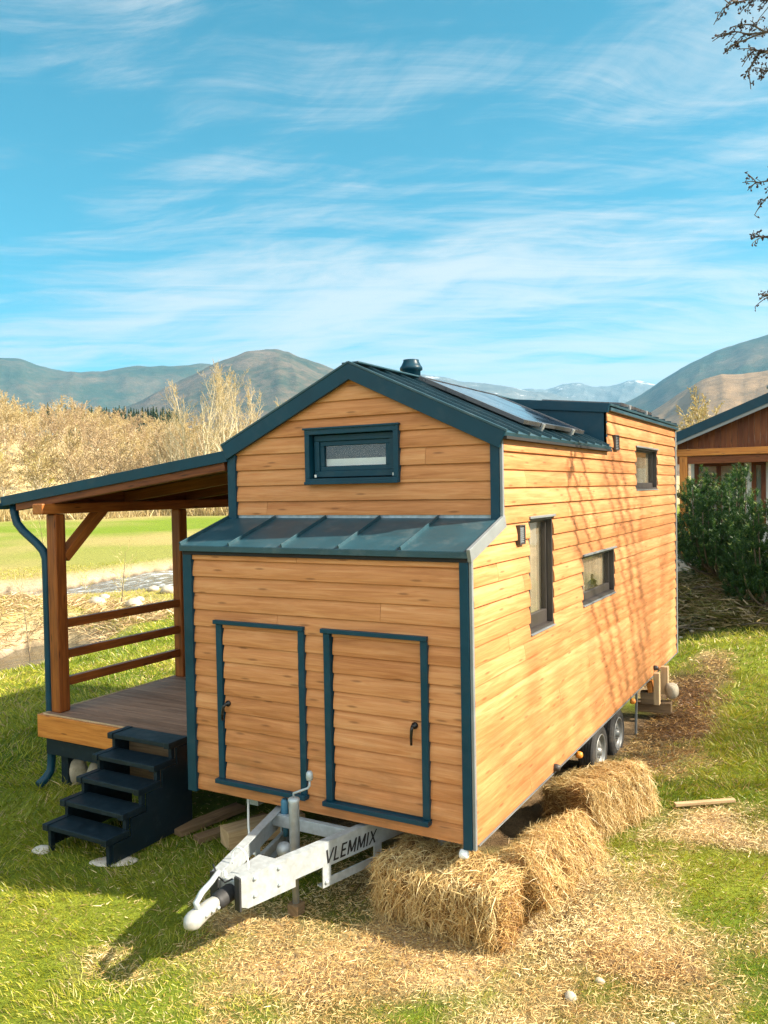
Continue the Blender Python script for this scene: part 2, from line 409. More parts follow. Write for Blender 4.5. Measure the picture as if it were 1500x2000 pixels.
class MB:
    """collects polygons with a UV in metres and a random number per piece"""

    def __init__(s, off=None):
        s.v, s.f, s.uv, s.r, s.sm = [], [], [], [], []

    def poly(s, pts, uvs=None, rnd=0.5, smooth=False):
        b = len(s.v)
        s.v += [tuple(p) for p in pts]
        s.f.append(tuple(range(b, b + len(pts))))
        s.uv.append(uvs or [(p[0], p[2]) for p in pts])
        s.r.append(rnd)
        s.sm.append(smooth)

    def mesh(s, verts, faces, uvf=None, rnd=0.5, smooth=False):
        b = len(s.v)
        s.v += [tuple(p) for p in verts]
        for f in faces:
            s.f.append(tuple(i + b for i in f))
            s.uv.append([uvf(verts[i]) if uvf else (verts[i][0], verts[i][2]) for i in f])
            s.r.append(rnd)
            s.sm.append(smooth)

    def obox(s, c, ax, h, rnd=None, grain=None):
        """oriented box: centre, three axes, half sizes; grain runs along the longest axis"""
        c = Vector(c)
        ax = [Vector(a).normalized() for a in ax]
        if rnd is None: rnd = RNG.random()
        g = grain if grain is not None else max(range(3), key=lambda i: h[i])
        o1, o2 = [i for i in range(3) if i != g]
        V = []
        for i in (-1, 1):
            for j in (-1, 1):
                for k in (-1, 1):
                    V.append((i * h[0], j * h[1], k * h[2]))
        F = [(0, 1, 3, 2), (4, 6, 7, 5), (0, 4, 5, 1), (2, 3, 7, 6), (0, 2, 6, 4), (1, 5, 7, 3)]
        b = len(s.v)
        s.v += [tuple(c + ax[0] * p[0] + ax[1] * p[1] + ax[2] * p[2]) for p in V]
        for f in F:
            s.f.append(tuple(i + b for i in f))
            s.uv.append([(V[i][g], V[i][o1] * 0.9 + V[i][o2] * 1.1) for i in f])
            s.r.append(rnd)
            s.sm.append(False)

    def box(s, x0, x1, y0, y1, z0, z1, rnd=None, grain=None):
        s.obox(((x0 + x1) / 2, (y0 + y1) / 2, (z0 + z1) / 2), ((1, 0, 0), (0, 1, 0), (0, 0, 1)),
               (abs(x1 - x0) / 2, abs(y1 - y0) / 2, abs(z1 - z0) / 2), rnd, grain)

    def bar(s, a, b, w, h, up=(0, 0, 1), rnd=None):
        a, b = Vector(a), Vector(b)
        d = (b - a).normalized()
        sd_ = d.cross(Vector(up)).normalized()
        u2 = sd_.cross(d)
        s.obox((a + b) / 2, (d, sd_, u2), ((b - a).length / 2, w / 2, h / 2), rnd, 0)

    def tube(s, pts, rad, n=10, cap=True, rnd=0.5, smooth=True):
        pts = [Vector(p) for p in pts]
        if not isinstance(rad, (list, tuple)): rad = [rad] * len(pts)
        b = len(s.v)
        t0 = (pts[1] - pts[0]).normalized()
        ref = Vector((0, 0, 1)) if abs(t0.z) < 0.9 else Vector((1, 0, 0))
        sx = t0.cross(ref).normalized()
        L = 0
        Ls = []
        for i, p in enumerate(pts):
            if i == 0: t = t0
            elif i == len(pts) - 1: t = (pts[i] - pts[i - 1]).normalized()
            else: t = ((pts[i + 1] - pts[i]).normalized() + (pts[i] - pts[i - 1]).normalized()).normalized()
            sx = (sx - t * sx.dot(t)).normalized()
            sy = t.cross(sx)
            if i: L += (p - pts[i - 1]).length
            Ls.append(L)
            for k in range(n):
                a = 2 * math.pi * k / n
                s.v.append(tuple(p + sx * math.cos(a) * rad[i] + sy * math.sin(a) * rad[i]))
        for i in range(len(pts) - 1):
            for k in range(n):
                k2 = (k + 1) % n
                s.f.append((b + i * n + k, b + i * n + k2, b + (i + 1) * n + k2, b + (i + 1) * n + k))
                s.uv.append([(Ls[i], k * .05), (Ls[i], k * .05 + .05), (Ls[i + 1], k * .05 + .05), (Ls[i + 1], k * .05)])
                s.r.append(rnd)
                s.sm.append(smooth)
        if cap:
            e = b + (len(pts) - 1) * n
            for f in (tuple(b + k for k in reversed(range(n))), tuple(e + k for k in range(n))):
                s.f.append(f)
                s.uv.append([(0, 0)] * n)
                s.r.append(rnd)
                s.sm.append(False)

    def lathe(s, o, axis, prof, n=24, rnd=0.5, smooth=True):
        """profile of (radius, distance along axis)"""
        o, axis = Vector(o), Vector(axis).normalized()
        ref = Vector((0, 0, 1)) if abs(axis.z) < 0.9 else Vector((1, 0, 0))
        sx = axis.cross(ref).normalized()
        sy = axis.cross(sx)
        b = len(s.v)
        for r, h in prof:
            for k in range(n):
                a = 2 * math.pi * k / n
                s.v.append(tuple(o + axis * h + (sx * math.cos(a) + sy * math.sin(a)) * r))
        for i in range(len(prof) - 1):
            for k in range(n):
                k2 = (k + 1) % n
                s.f.append((b + i * n + k, b + (i + 1) * n + k, b + (i + 1) * n + k2, b + i * n + k2))
                s.uv.append([(0, 0)] * 4)
                s.r.append(rnd)
                s.sm.append(smooth)

    def build(s, name, mat, parent=None, bevel=0.0, weld=False, seg=2):
        off = OFF.get(parent.name, Vector((0, 0, 0))) if parent is not None else Vector((0, 0, 0))
        me = bpy.data.meshes.new(name)
        me.from_pydata([(p[0] - off.x, p[1] - off.y, p[2] - off.z) for p in s.v], [], s.f)
        uvl = me.uv_layers.new(name='UVMap')
        flat = [c for f in s.uv for uv in f for c in uv]
        uvl.data.foreach_set('uv', flat)
        a = me.attributes.new('rnd', 'FLOAT', 'FACE')
        a.data.foreach_set('value', s.r)
        me.polygons.foreach_set('use_smooth', s.sm)
        me.update()
        if weld:
            bm = bmesh.new()
            bm.from_mesh(me)
            bmesh.ops.remove_doubles(bm, verts=bm.verts, dist=1e-5)
            bmesh.ops.recalc_face_normals(bm, faces=bm.faces)
            bm.to_mesh(me)
            bm.free()
        o = link(name, me, mat, parent)
        if bevel:
            md = o.modifiers.new('bevel', 'BEVEL')
            md.width = bevel
            md.segments = seg
            md.limit_method = 'ANGLE'
            md.angle_limit = RAD(40)
        return o


def np_mesh(name, V, quads=None, tris=None, attr=None, col=None, smooth=False):
    me = bpy.data.meshes.new(name)
    nq = 0 if quads is None else len(quads)
    nt = 0 if tris is None else len(tris)
    me.vertices.add(len(V))
    me.vertices.foreach_set('co', np.asarray(V, np.float32).ravel())
    parts = []
    if nq: parts.append(np.asarray(quads, np.int32).ravel())
    if nt: parts.append(np.asarray(tris, np.int32).ravel())
    li = np.concatenate(parts)
    me.loops.add(len(li))
    me.loops.foreach_set('vertex_index', li)
    me.polygons.add(nq + nt)
    st = np.concatenate([np.arange(nq) * 4, nq * 4 + np.arange(nt) * 3]).astype(np.int32)
    me.polygons.foreach_set('loop_start', st)
    if smooth:
        me.polygons.foreach_set('use_smooth', np.ones(nq + nt, bool))
    if attr is not None:
        a = me.attributes.new('rnd', 'FLOAT', 'POINT')
        a.data.foreach_set('value', np.asarray(attr, np.float32))
    if col is not None:
        a = me.attributes.new('Col', 'FLOAT_COLOR', 'POINT')
        c4 = np.ones((len(V), 4), np.float32)
        c4[:, :3] = col
        a.data.foreach_set('color', c4.ravel())
    me.update(calc_edges=True)
    return me


def blades_np(P, D, Wd, bend, rnd=None, col=None, rs=None):
    """thin pointed strips: base P, tip offset D, width Wd, sideways bend vector"""
    n = len(P)
    rs = rs or np.random.RandomState(3)
    q = rs.normal(size=(n, 3))
    S = np.cross(D, q)
    S /= np.linalg.norm(S, axis=1, keepdims=True) + 1e-9
    S *= np.asarray(Wd).reshape(-1, 1) * 0.5
    mid = P + D * 0.55 + bend * 0.35
    tip = P + D + bend
    V = np.empty((n, 5, 3))
    V[:, 0] = P - S
    V[:, 1] = P + S
    V[:, 2] = mid + S * 0.8
    V[:, 3] = mid - S * 0.8
    V[:, 4] = tip
    i = np.arange(n) * 5
    quads = np.stack([i, i + 1, i + 2, i + 3], 1)
    tris = np.stack([i + 3, i + 2, i + 4], 1)
    at_ = None if rnd is None else np.repeat(rnd, 5)
    cc = None if col is None else np.repeat(col, 5, axis=0)
    return V.reshape(-1, 3), quads, tris, at_, cc


def vnoise(x, y, sc=1.0, seed=0, oct_=1):
    x = np.asarray(x, float)
    y = np.asarray(y, float)
    tot = np.zeros(np.broadcast(x, y).shape)
    amp, nrm = 1.0, 0.0
    for o in range(oct_):
        xs, ys = x / sc + 17.1 * o + seed * 3.7, y / sc + 9.3 * o - seed * 5.1
        xi, yi = np.floor(xs), np.floor(ys)
        fx, fy = xs - xi, ys - yi
        fx = fx * fx * (3 - 2 * fx)
        fy = fy * fy * (3 - 2 * fy)

        def h(a, b):
            v = np.sin(a * 127.1 + b * 311.7 + seed * 13.7) * 43758.5453
            return v - np.floor(v)
        v = (h(xi, yi) * (1 - fx) + h(xi + 1, yi) * fx) * (1 - fy) + (h(xi, yi + 1) * (1 - fx) + h(xi + 1, yi + 1) * fx) * fy
        tot += v * amp
        nrm += amp
        amp *= 0.5
        sc = sc * 0.5
    return tot / nrm


def sstep(a, b, x):
    t = np.clip((np.asarray(x, float) - a) / (b - a), 0, 1)
    return t * t * (3 - 2 * t)


# ------------------------------------------------------------------ terrain
RIV1 = [(-24, 75), (-27, 45), (-26.5, 27), (-24.6, 18.5), (-27, 14.5), (-33, 12.5), (-60, 8), (-110, 0)]
RIV2 = [(-16.0, 9.3), (-15.0, 7.8), (-14.3, 6.2), (-14.8, 3.6), (-18.0, -1), (-26, -9), (-45, -25)]
RW1, RW2 = 1.35, 0.45
WATER_Z = -1.62


def pdist(x, y, line):
    d = np.full(np.shape(x), 1e9)
    for (ax, ay), (bx, by) in zip(line[:-1], line[1:]):
        vx, vy = bx - ax, by - ay
        t = np.clip(((x - ax) * vx + (y - ay) * vy) / (vx * vx + vy * vy), 0, 1)
        d = np.minimum(d, np.hypot(x - ax - t * vx, y - ay - t * vy))
    return d


def height(x, y):
    x = np.asarray(x, float)
    y = np.asarray(y, float)
    r = np.hypot(x - CAM[0], y - CAM[1])
    h = -0.58 - 0.50 * sstep(-6, -14, x)
    h = h + (vnoise(x, y, 1.3, 3, 3) - 0.5) * 0.07 + (vnoise(x, y, 9, 5, 2) - 0.5) * 0.16 * sstep(4, 14, np.abs(x + 1.2) + np.abs(y - 3) * 0.5)
    # meadow swells past the stream
    h = h + (vnoise(x, y, 28, 8, 2) - 0.5) * 0.9 * sstep(35, 70, r) - 0.25 * sstep(-20, -40, x)
    # low bank behind the house on the right, and the rise the photo is taken from
    h = h + 1.05 * sstep(11.0, 13.4, y + 0.15 * x) * sstep(-8, -2.6, x)
    h = h + 0.10 * sstep(0.8, 3.5, x) * sstep(-1, 4, y)
    h = h + 0.30 * sstep(6.5, 11.4, y) * sstep(-1.4, 0.4, x)
    s = (x - 0.9) * 0.42 - (y + 1.3) * 0.9
    h = h + 1.35 * sstep(0.4, 4.6, s)
    # dry bank across the lower stream
    h = h + 0.5 * np.exp(-(((x + 19.3) / 2.6) ** 2 + ((y - 10.2) / 2.4) ** 2)) * (0.7 + 0.6 * vnoise(x, y, 1.1, 21, 2))
    h = np.maximum(h, -1.42 + 0.1 * vnoise(x, y, 5, 4, 2))
    d1, d2 = pdist(x, y, RIV1), pdist(x, y, RIV2)
    wob = (vnoise(x, y, 2.5, 11, 2) - 0.5) * 1.2
    h = h + (-2.0 - h) * (1 - sstep(RW1 - 0.4, RW1 + 3.2, d1 + wob))
    h = h + (-1.95 - h) * (1 - sstep(RW2 - 0.3, RW2 + 1.7, d2 + wob * 0.5))
    # wooded slope far on the left
    az = np.degrees(np.arctan2(-(x - CAM[0]), y - CAM[1]))
    top = 9 + 16 * sstep(32, 56, az)
    h = h + top * sstep(150, 330, r) * np.maximum(sstep(20, 32, az), .75 * sstep(-45, -30, az)) * (1 - sstep(100, 125, az))
    return h


def H(x, y):
    return float(height(np.array([x]), np.array([y]))[0])


def dryness(x, y):
    """1 = bare straw and soil, 0 = green"""
    n = vnoise(x, y, 0.9, 31, 4)
    n2 = vnoise(x, y, 0.35, 33, 3)
    e1 = 1 - np.hypot((x - 0.40) / 1.55, (y - 0.0) / 1.65)
    e2 = 1 - np.hypot((x - 0.25) / 0.62, (y - 6.0) / 4.4)
    e3 = 0.40 - np.hypot((x + 1.5) / 0.9, (y + 0.55) / 0.8)
    e4 = 0.7 - np.hypot((x - 1.2) / 1.1, (y - 2.6) / 0.9)
    e5 = 1 - np.hypot((x + 1.25) / 1.7, (y - 4) / 5.0)
    e = np.maximum.reduce([e1 * 1.2, e2 * 1.2, e3, e4, e5 * 2])
    bank = sstep(11.2, 11.8, y + 0.15 * x) * sstep(-8, -3, x) * (1 - sstep(19, 22, y))
    right = sstep(0.6, 1.6, x) * (1 - sstep(0.6, 2.0, y)) * 0.35 - sstep(0.7, 1.2, x) * sstep(2.2, 3.5, y) * 0.5 - sstep(-1.7, -2.8, x) * 0.85
    e = np.maximum(e, bank * 1.1)
    return np.clip((np.clip(e, -1, 1) * 1.1 + right + (n - 0.5) * 2.0 + (n2 - 0.5) * 0.9 - 0.05) * 1.5, 0, 1)


def ground_color(x, y):
    n = vnoise(x, y, 1.7, 41, 4)
    nb = vnoise(x, y, 14, 43, 3)
    dry = dryness(x, y)[:, None]
    g1, g2 = np.array([0.07, 0.125, 0.010]), np.array([0.20, 0.23, 0.025])
    c = g1 + (g2 - g1) * np.clip((n - 0.3) * 2.0, 0, 1)[:, None]
    soil = np.array([0.12, 0.072, 0.036]) + (np.array([0.42, 0.30, 0.17]) - np.array([0.12, 0.072, 0.036])) * np.clip((vnoise(x, y, 0.5, 47, 4) - 0.25) * 2, 0, 1)[:, None]
    c = c + (soil - c) * dry
    dirt = (np.clip(1 - np.hypot((x - 0.2) / 0.62, (y - 6.6) / 3.6), 0, 1) * 1.4)[:, None]
    c = c + (np.array([0.10, 0.06, 0.035]) - c) * np.clip(dirt, 0, 0.8)
    # meadow over the stream
    far = sstep(14.5, 17.5, -x)[:, None] * 1.0
    m1, m2 = np.array([0.14, 0.20, 0.018]), np.array([0.30, 0.25, 0.095])
    k = np.clip((vnoise(x, y * 1.2, 17, 51, 5) - 0.36) * 3.2, 0, 1)[:, None]
    kk = 1 - sstep(22, 55, np.hypot(x + 20, y - 15))[:, None]
    k = np.clip(k * 0.85 + kk * 0.5, 0, 1)
    c = c + ((m1 + (m2 - m1) * k) - c) * far
    hill = sstep(135, 155, np.hypot(x - CAM[0], y - CAM[1]))[:, None]
    c = c + (np.array([0.46, 0.36, 0.19]) - c) * hill
    d1, d2 = pdist(x, y, RIV1), pdist(x, y, RIV2)
    bk = np.maximum(1 - sstep(RW1 + 1.0, RW1 + 4.5, d1), 1 - sstep(RW2 + 0.4, RW2 + 2.2, d2))
    bk = bk * (0.6 + 0.8 * vnoise(x, y, 1.5, 61, 3))
    grav = np.array([0.28, 0.20, 0.13]) + (np.array([0.50, 0.40, 0.29]) - np.array([0.28, 0.20, 0.13])) * vnoise(x, y, 0.4, 63, 3)[:, None]
    c = c + (grav - c) * np.clip(bk, 0, 1)[:, None]
    wet = (height(x, y) < WATER_Z + 0.05)[:, None]
    c = np.where(wet, c * 0.35, c)
    return c


def build_ground():
    az = np.concatenate([np.arange(-0.16, 1.25, 0.0058), np.arange(1.25, 2 * math.pi - 0.16, 0.05)])
    rr = [0.3]
    while rr[-1] < 9300:
        rr.append(rr[-1] * (1.019 if rr[-1] < 60 else 1.05))
    rr = np.array(rr)
    A, R_ = np.meshgrid(az, rr)
    X = CAM[0] - np.sin(A) * R_
    Y = CAM[1] + np.cos(A) * R_
    x, y = X.ravel(), Y.ravel()
    z = height(x, y)
    na, nr = len(az), len(rr)
    V = np.stack([x, y, z], 1)
    V = np.vstack([V, [[CAM[0], CAM[1], H(CAM[0], CAM[1])]]])
    i, j = np.meshgrid(np.arange(nr - 1), np.arange(na), indexing='ij')
    j2 = (j + 1) % na
    Q = np.stack([i * na + j, i * na + j2, (i + 1) * na + j2, (i + 1) * na + j], -1).reshape(-1, 4)
    c = len(V) - 1
    jj = np.arange(na)
    T_ = np.stack([np.full(na, c), (jj + 1) % na, jj], 1)
    colr = ground_color(V[:, 0], V[:, 1])
    me = np_mesh('ground', V, Q[:, ::-1], T_, None, colr, True)
    tag(link('ground', me, M['ground']), 'sloping grass ground with bare straw patches', None, None, 'structure')


build_ground()


def build_river():
    mb = MB()
    mb.poly([(-130, -40, WATER_Z), (-11.5, -40, WATER_Z), (-11.5, 90, WATER_Z), (-130, 90, WATER_Z)], rnd=1.0)
    tag(mb.build('river', M['water']), 'shallow stream bending past the lawn', None, None, 'structure')


build_river()

# ------------------------------------------------------------------ mountains
MSTOPS_FOREST = [(0.32, (0.012, 0.030, 0.024)), (0.47, (0.030, 0.050, 0.034)), (0.58, (0.075, 0.068, 0.046)), (0.72, (0.16, 0.125, 0.085))]
MSTOPS_BROWN = [(0.30, (0.055, 0.055, 0.028)), (0.48, (0.17, 0.115, 0.065)), (0.62, (0.27, 0.18, 0.10)), (0.78, (0.36, 0.25, 0.14))]
MSTOPS_ROCK = [(0.30, (0.04, 0.055, 0.06)), (0.55, (0.09, 0.10, 0.10)), (0.75, (0.17, 0.16, 0.15))]


def mountain(name, prof, D, depth, mat, label, seed, rough=1.0, na=320, ns=70):
    azs, els = zip(*[azel(u, v) for u, v in prof])
    azs, els = np.array(azs), np.array(els)
    o = np.argsort(azs)
    A = np.linspace(azs.min(), azs.max(), na)
    E_ = np.interp(A, azs[o], els[o])
    k = np.array([1, 2, 3, 2, 1]) / 9
    E_ = np.convolve(np.pad(E_, 2, 'edge'), k, 'valid')
    S = np.concatenate([np.linspace(0, 1, ns), np.linspace(1.03, 1.7, 14)])
    AA, SS = np.meshgrid(A, S)
    RR = D - depth + depth * SS
    top = (E_ * D + CAM[2])[None, :]
    prof_ = np.where(SS <= 1, np.sin(np.clip(SS, 0, 1) * math.pi / 2) ** 1.35, np.cos((SS - 1) * 1.6))
    X = CAM[0] - np.sin(AA) * RR
    Y = CAM[1] + np.cos(AA) * RR
    nz = vnoise(X, Y, depth * 0.30, seed, 5) - 0.5
    gul = np.abs(vnoise(AA * D, SS * depth * 0.35, depth * 0.16, seed + 5, 4) - 0.5)
    edge = np.clip(1 - np.abs(SS - 1) * 1.2, 0, 1) ** 6
    Z = -3 + (top + 3) * prof_ + (nz * 0.20 - gul * 0.17) * top * rough * np.sin(np.clip(SS, 0, 1) * math.pi) ** 0.8
    Z += (vnoise(AA * D, SS * 50, D * 0.006, seed + 9, 2) - 0.5) * D * 0.0016 * edge
    n0, n1 = AA.shape
    i, j = np.meshgrid(np.arange(n0 - 1), np.arange(n1 - 1), indexing='ij')
    Q = np.stack([i * n1 + j, i * n1 + j + 1, (i + 1) * n1 + j + 1, (i + 1) * n1 + j], -1).reshape(-1, 4)
    me = np_mesh(name, np.stack([X.ravel(), Y.ravel(), Z.ravel()], 1), Q[:, ::-1], None, None, None, True)
    tag(link(name, me, mat), label, None, None, 'structure')


mf = mount_mat('forest_mountain', MSTOPS_FOREST)
mbn = mount_mat('brown_hill', MSTOPS_BROWN, None, 1.6)
mrk = mount_mat('snowy_rock', MSTOPS_ROCK, (980, 300), 0.8)
mrk2 = mount_mat('snow_dusted_ridge', MSTOPS_ROCK, (900, 300), 1.0)
mfc = mount_mat('mixed_mountain', [(0.34, (0.014, 0.030, 0.024)), (0.46, (0.045, 0.052, 0.036)), (0.57, (0.11, 0.085, 0.06)), (0.70, (0.20, 0.145, 0.105))], None, 1.4)
mountain('mountain', [(-420, 740), (-260, 700), (-120, 716), (0, 708), (40, 709), (90, 719), (130, 729), (200, 731), (240, 727), (300, 723), (390, 722), (470, 735), (560, 770)],
         5200, 2600, mf, 'blue forested ridge at far left', 3)
mountain('mountain', [(210, 812), (270, 790), (340, 757), (420, 722), (480, 704), (540, 697), (600, 710), (650, 727), (700, 744), (780, 775), (860, 815)],
         3600, 1800, mfc, 'rounded brown hill rising behind the gable', 11)
mountain('mountain', [(560, 730), (700, 738), (830, 732), (870, 738), (895, 745), (950, 750), (985, 757), (1030, 768), (1080, 776), (1150, 795), (1250, 830)],
         6200, 2400, mrk2, 'blue ridge with thin snow behind the chimney', 19)
mountain('mountain', [(940, 800), (1000, 771), (1040, 765), (1065, 768), (1100, 760), (1130, 757), (1160, 760), (1200, 756), (1240, 750), (1280, 756), (1330, 775), (1420, 800)],
         8200, 3000, mrk, 'snowy peaks at the valley head', 27, 1.4)
mountain('mountain', [(1180, 815), (1240, 784), (1290, 752), (1350, 720), (1400, 696), (1450, 679), (1500, 664), (1600, 630), (1800, 600), (2000, 640)],
         4600, 2400, mf, 'dark forested slope rising at the right edge', 35)
mountain('mountain', [(1230, 835), (1280, 800), (1320, 775), (1370, 747), (1410, 735), (1450, 737), (1520, 725), (1700, 715), (1900, 760)],
         2600, 1300, mbn, 'brown leafless foothill above the chalet', 43)

# ------------------------------------------------------------------ tiny house on its trailer
W, D_, ZT, ZE, LEN, YD, ZD = 2.5, 0.584, 1.985, 2.785, 7.32, 3.54, 3.205
HB = 0.1345
SL, RZ, XR = 0.46, 3.43, -1.25           # roof slope, ridge height, ridge position
PROF = [(0.0, 0.015), (0.035, 0.023), (0.3, 0.0235), (0.62, 0.018), (0.85, 0.010), (1.0, 0.006)]


def prof_at(f, k):
    for (a, va), (b, vb) in zip(PROF[:-1], PROF[1:]):
        if a <= f <= b + 1e-9:
            return (va + (vb - va) * (f - a) / (b - a)) * k
    return PROF[-1][1] * k


def clapboard(mb, O, U, N, z0, z1, outline, holes, zbreaks=(), phase=0.0, kbulge=1.0, hb=HB):
    """lapped boards as real wedges; outline(z) gives the run of the wall, holes are cut out"""
    O, U, N = Vector(O), Vector(U), Vector(N)

    def P(a, z, off): return O + U * a + N * off + Vector((0, 0, z))
    zs = z0 - phase
    while zs < z1 - 1e-4:
        lo, hi = max(zs, z0), min(zs + hb, z1)
        rnd = RNG.random()
        kk = kbulge * (0.88 + 0.3 * RNG.random())
        run = outline(lo + 1e-6)
        joints = []
        if run and run[1] - run[0] > 2.0:
            for _ in range(1 if run[1] - run[0] < 3 else 2):
                if RNG.random() < .55:
                    ja = RNG.uniform(run[0] + .3, run[1] - .3)
                    joints.append((ja, ja + .003))
        bk = {lo, hi}
        for f, _ in PROF:
            z = zs + f * hb
            if lo < z < hi: bk.add(z)
        for h in holes:
            for z in h[2:4]:
                if lo < z < hi: bk.add(z)
        for z in zbreaks:
            if lo < z < hi: bk.add(z)
        bk = sorted(bk)
        for i, (za, zb) in enumerate(zip(bk[:-1], bk[1:])):
            if zb - za < 1e-5: continue
            A, B = outline(za + 1e-6), outline(zb - 1e-6)
            if A is None or B is None or A[1] - A[0] < 0.005: continue
            cuts = sorted([(h[0], h[1]) for h in holes if h[2] < (za + zb) / 2 < h[3]] + joints)
            segs = []
            cur_lo, cur_hi = A[0], B[0]
            for c0, c1 in cuts:
                if c0 > cur_lo: segs.append((cur_lo, c0, cur_hi, c0))
                cur_lo = cur_hi = max(cur_lo, c1)
            segs = [q_ for q_ in segs if q_[1] > q_[0] and q_[3] > q_[2]]
            if A[1] > cur_lo: segs.append((cur_lo, A[1], cur_hi, max(B[1], cur_hi)))
            oa, ob = prof_at((za - zs) / hb, kk), prof_at((zb - zs) / hb, kk)
            for si, (a0, a1, b0, b1) in enumerate(segs):
                n = max(1, int((a1 - a0) / 1.2))
                rr = (rnd + si * 0.37) % 1.0
                pts = [P(a0, za, oa), P(a1, za, oa), P(b1, zb, ob), P(b0, zb, ob)]
                mb.poly(pts, [(a0, za), (a1, za), (b1, zb), (b0, zb)], rr)
                if i == 0:
                    mb.poly([P(a0, za, -0.012), P(a1, za, -0.012), pts[1], pts[0]], [(a0, za), (a1, za), (a1, za - .02), (a0, za - .02)], rr)
                mb.poly([P(a0, za, -0.012), pts[0], pts[3], P(b0, zb, -0.012)], [(a0, za), (a0 + .02, za), (a0 + .02, zb), (a0, zb)], rr)
                mb.poly([pts[1], P(a1, za, -0.012), P(b1, zb, -0.012), pts[2]], [(a1, za), (a1 + .02, za), (a1 + .02, zb), (a1, zb)], rr)
        zs += hb


house = root('tiny_house', (XR, 3.6, -0.66),
             'wooden clad tiny house on a two axle trailer with dark blue gabled roof', 'tiny house')

HA = (-2.185, -1.354, 0.106, 1.403)
HBX = (-1.157, -0.323, 0.097, 1.402)
TW = (1.131, 1.728, 1.255, 2.172)
SW = (2.605, 3.810, 1.289, 1.758)
RW = (4.848, 6.072, 2.369, 2.869)
GW = (-1.697, -0.820, 2.479, 2.928)


def side_outline(z):
    if z < ZT: return (0.0, LEN)
    if z < 2.20: return ((z - ZT) / (2.20 - ZT) * D_, LEN)
    if z < ZE: return (D_, LEN)
    return (YD, LEN)


def gable_outline(z):
    if z < 2.745: return (-W, 0.0)
    hw = (3.335 - z) / SL
    return None if hw < 0.01 else (XR - hw, XR + hw)


mb = MB()
clapboard(mb, (0, 0, 0), (1, 0, 0), (0, -1, 0), 0.0, ZT, lambda z: (-W, 0.0), [HA, HBX], kbulge=1.0)
c_ = mb.build('wall_cladding', M['clad'], house)
tag(c_, 'weathered front cladding around the two storage hatches')
mb = MB()
clapboard(mb, (0, D_, 0), (1, 0, 0), (0, -1, 0), 2.225, 3.33, gable_outline, [(GW[0] + .02, GW[1] - .02, GW[2] + .02, GW[3] - .02)], (2.745,), phase=0.02)
tag(mb.build('wall_cladding', M['clad'], house), 'gable cladding around the loft window')
mb = MB()
clapboard(mb, (0, 0, 0), (0, 1, 0), (1, 0, 0), 0.0, ZD, side_outline, [TW, SW, RW], (ZT, 2.20, ZE))
tag(mb.build('wall_cladding', M['clad'], house), 'sunlit long side cladding with thin shadow of bare trees')
mb = MB()
clapboard(mb, (-W, 0, 0), (0, 1, 0), (-1, 0, 0), 0.0, 2.78, lambda z: (0.0 if z < ZT else D_, LEN), [], (ZT,))
mb.build('wall_cladding', M['clad'], house)
mb = MB()
clapboard(mb, (0, LEN, 0), (1, 0, 0), (0, 1, 0), 0.0, 3.3, lambda z: (-W, 0) if z < 2.8 else (max(-W, XR - (3.335 - z) / SL), 0 if z < ZD else XR + (3.335 - z) / .13), [], (2.8, ZD))
mb.build('wall_cladding', M['clad'], house)

# inner box that closes the house behind its boards
mb = MB()
mb.box(-W + .12, -.14, .12, .60, .012, ZT - .05)
mb.box(-W + .12, -.14, .72, LEN - .1, .012, ZE)
mb.box(-W + .01, -.012, .01, LEN - .01, .002, .04)
mb.box(-1.24, -.14, YD + .02, LEN - .1, ZE, ZD - .03)
mb.build('inner_box', M['dark'], house)

# corner trims
for b_ in ((-W - .028, -W + .062, -.044, .02, -.015, ZT - .02), (-.062, .004, -.044, .02, -.02, ZT - .02),
           (-W - .028, -W + .058, D_ - .042, D_ + .02, 2.175, 2.78), (-.066, .004, D_ - .042, D_ + .02, 2.185, 2.76)):
    mb = MB()
    mb.box(*b_)
    mb.build('corner_trim', M['trim'], house, 0.003)
for b_ in ((.006, .028, -.036, -.004, -.02, ZT - .01), (.006, .028, D_ - .036, D_ - .004, 2.19, 2.79), (.006, .034, LEN - .03, LEN + .03, -.01, ZD)):
    mb = MB()
    mb.box(*b_)
    mb.build('corner_flashing', M['flash'], house, 0.003)
mb = MB()
mb.box(-.01, .027, .03, LEN, -.012, -.002)
mb.build('drip_strip', M['flash'], house)

# lean-to roof over the front box
mb = MB()
A0, A1 = Vector((0, -.055, 1.995)), Vector((0, D_ - .01, 2.195))
sd_ = (A1 - A0).normalized()
up_ = Vector((0, -sd_.z, sd_.y))
xl, xr = -W - .045, .012
mb.obox(((xl + xr) / 2, (A0.y + A1.y) / 2, (A0.z + A1.z) / 2), ((1, 0, 0), sd_, up_), ((xr - xl) / 2, (A1 - A0).length / 2, .006))
mb.box(xl, xr, -.062, -.050, 1.955, 1.998)
lean = mb.build('lean_to_roof', M['roof'], house, 0.002)
for k in range(1, 5):
    mb = MB()
    x = xl + (xr - xl) * k / 5.0
    c = Vector((x, (A0.y + A1.y) / 2, (A0.z + A1.z) / 2)) + up_ * .018
    mb.obox(c, ((1, 0, 0), sd_, up_), (.006, (A1 - A0).length / 2 - .004, .014))
    mb.build('standing_seam', M['roof'], lean, 0.002)
mb = MB()
for x in (xl + .006,):
    c = Vector((x, (A0.y + A1.y) / 2, (A0.z + A1.z) / 2)) + up_ * .012
    mb.obox(c, ((1, 0, 0), sd_, up_), (.008, (A1 - A0).length / 2, .020))
mb.build('verge_strip', M['roof'], lean, 0.002)
mb = MB()
c = Vector((.022, (A0.y + A1.y) / 2, (A0.z + A1.z) / 2 - .020))
mb.obox(c, ((1, 0, 0), sd_, up_), (.014, (A1 - A0).length / 2 + .012, .046))
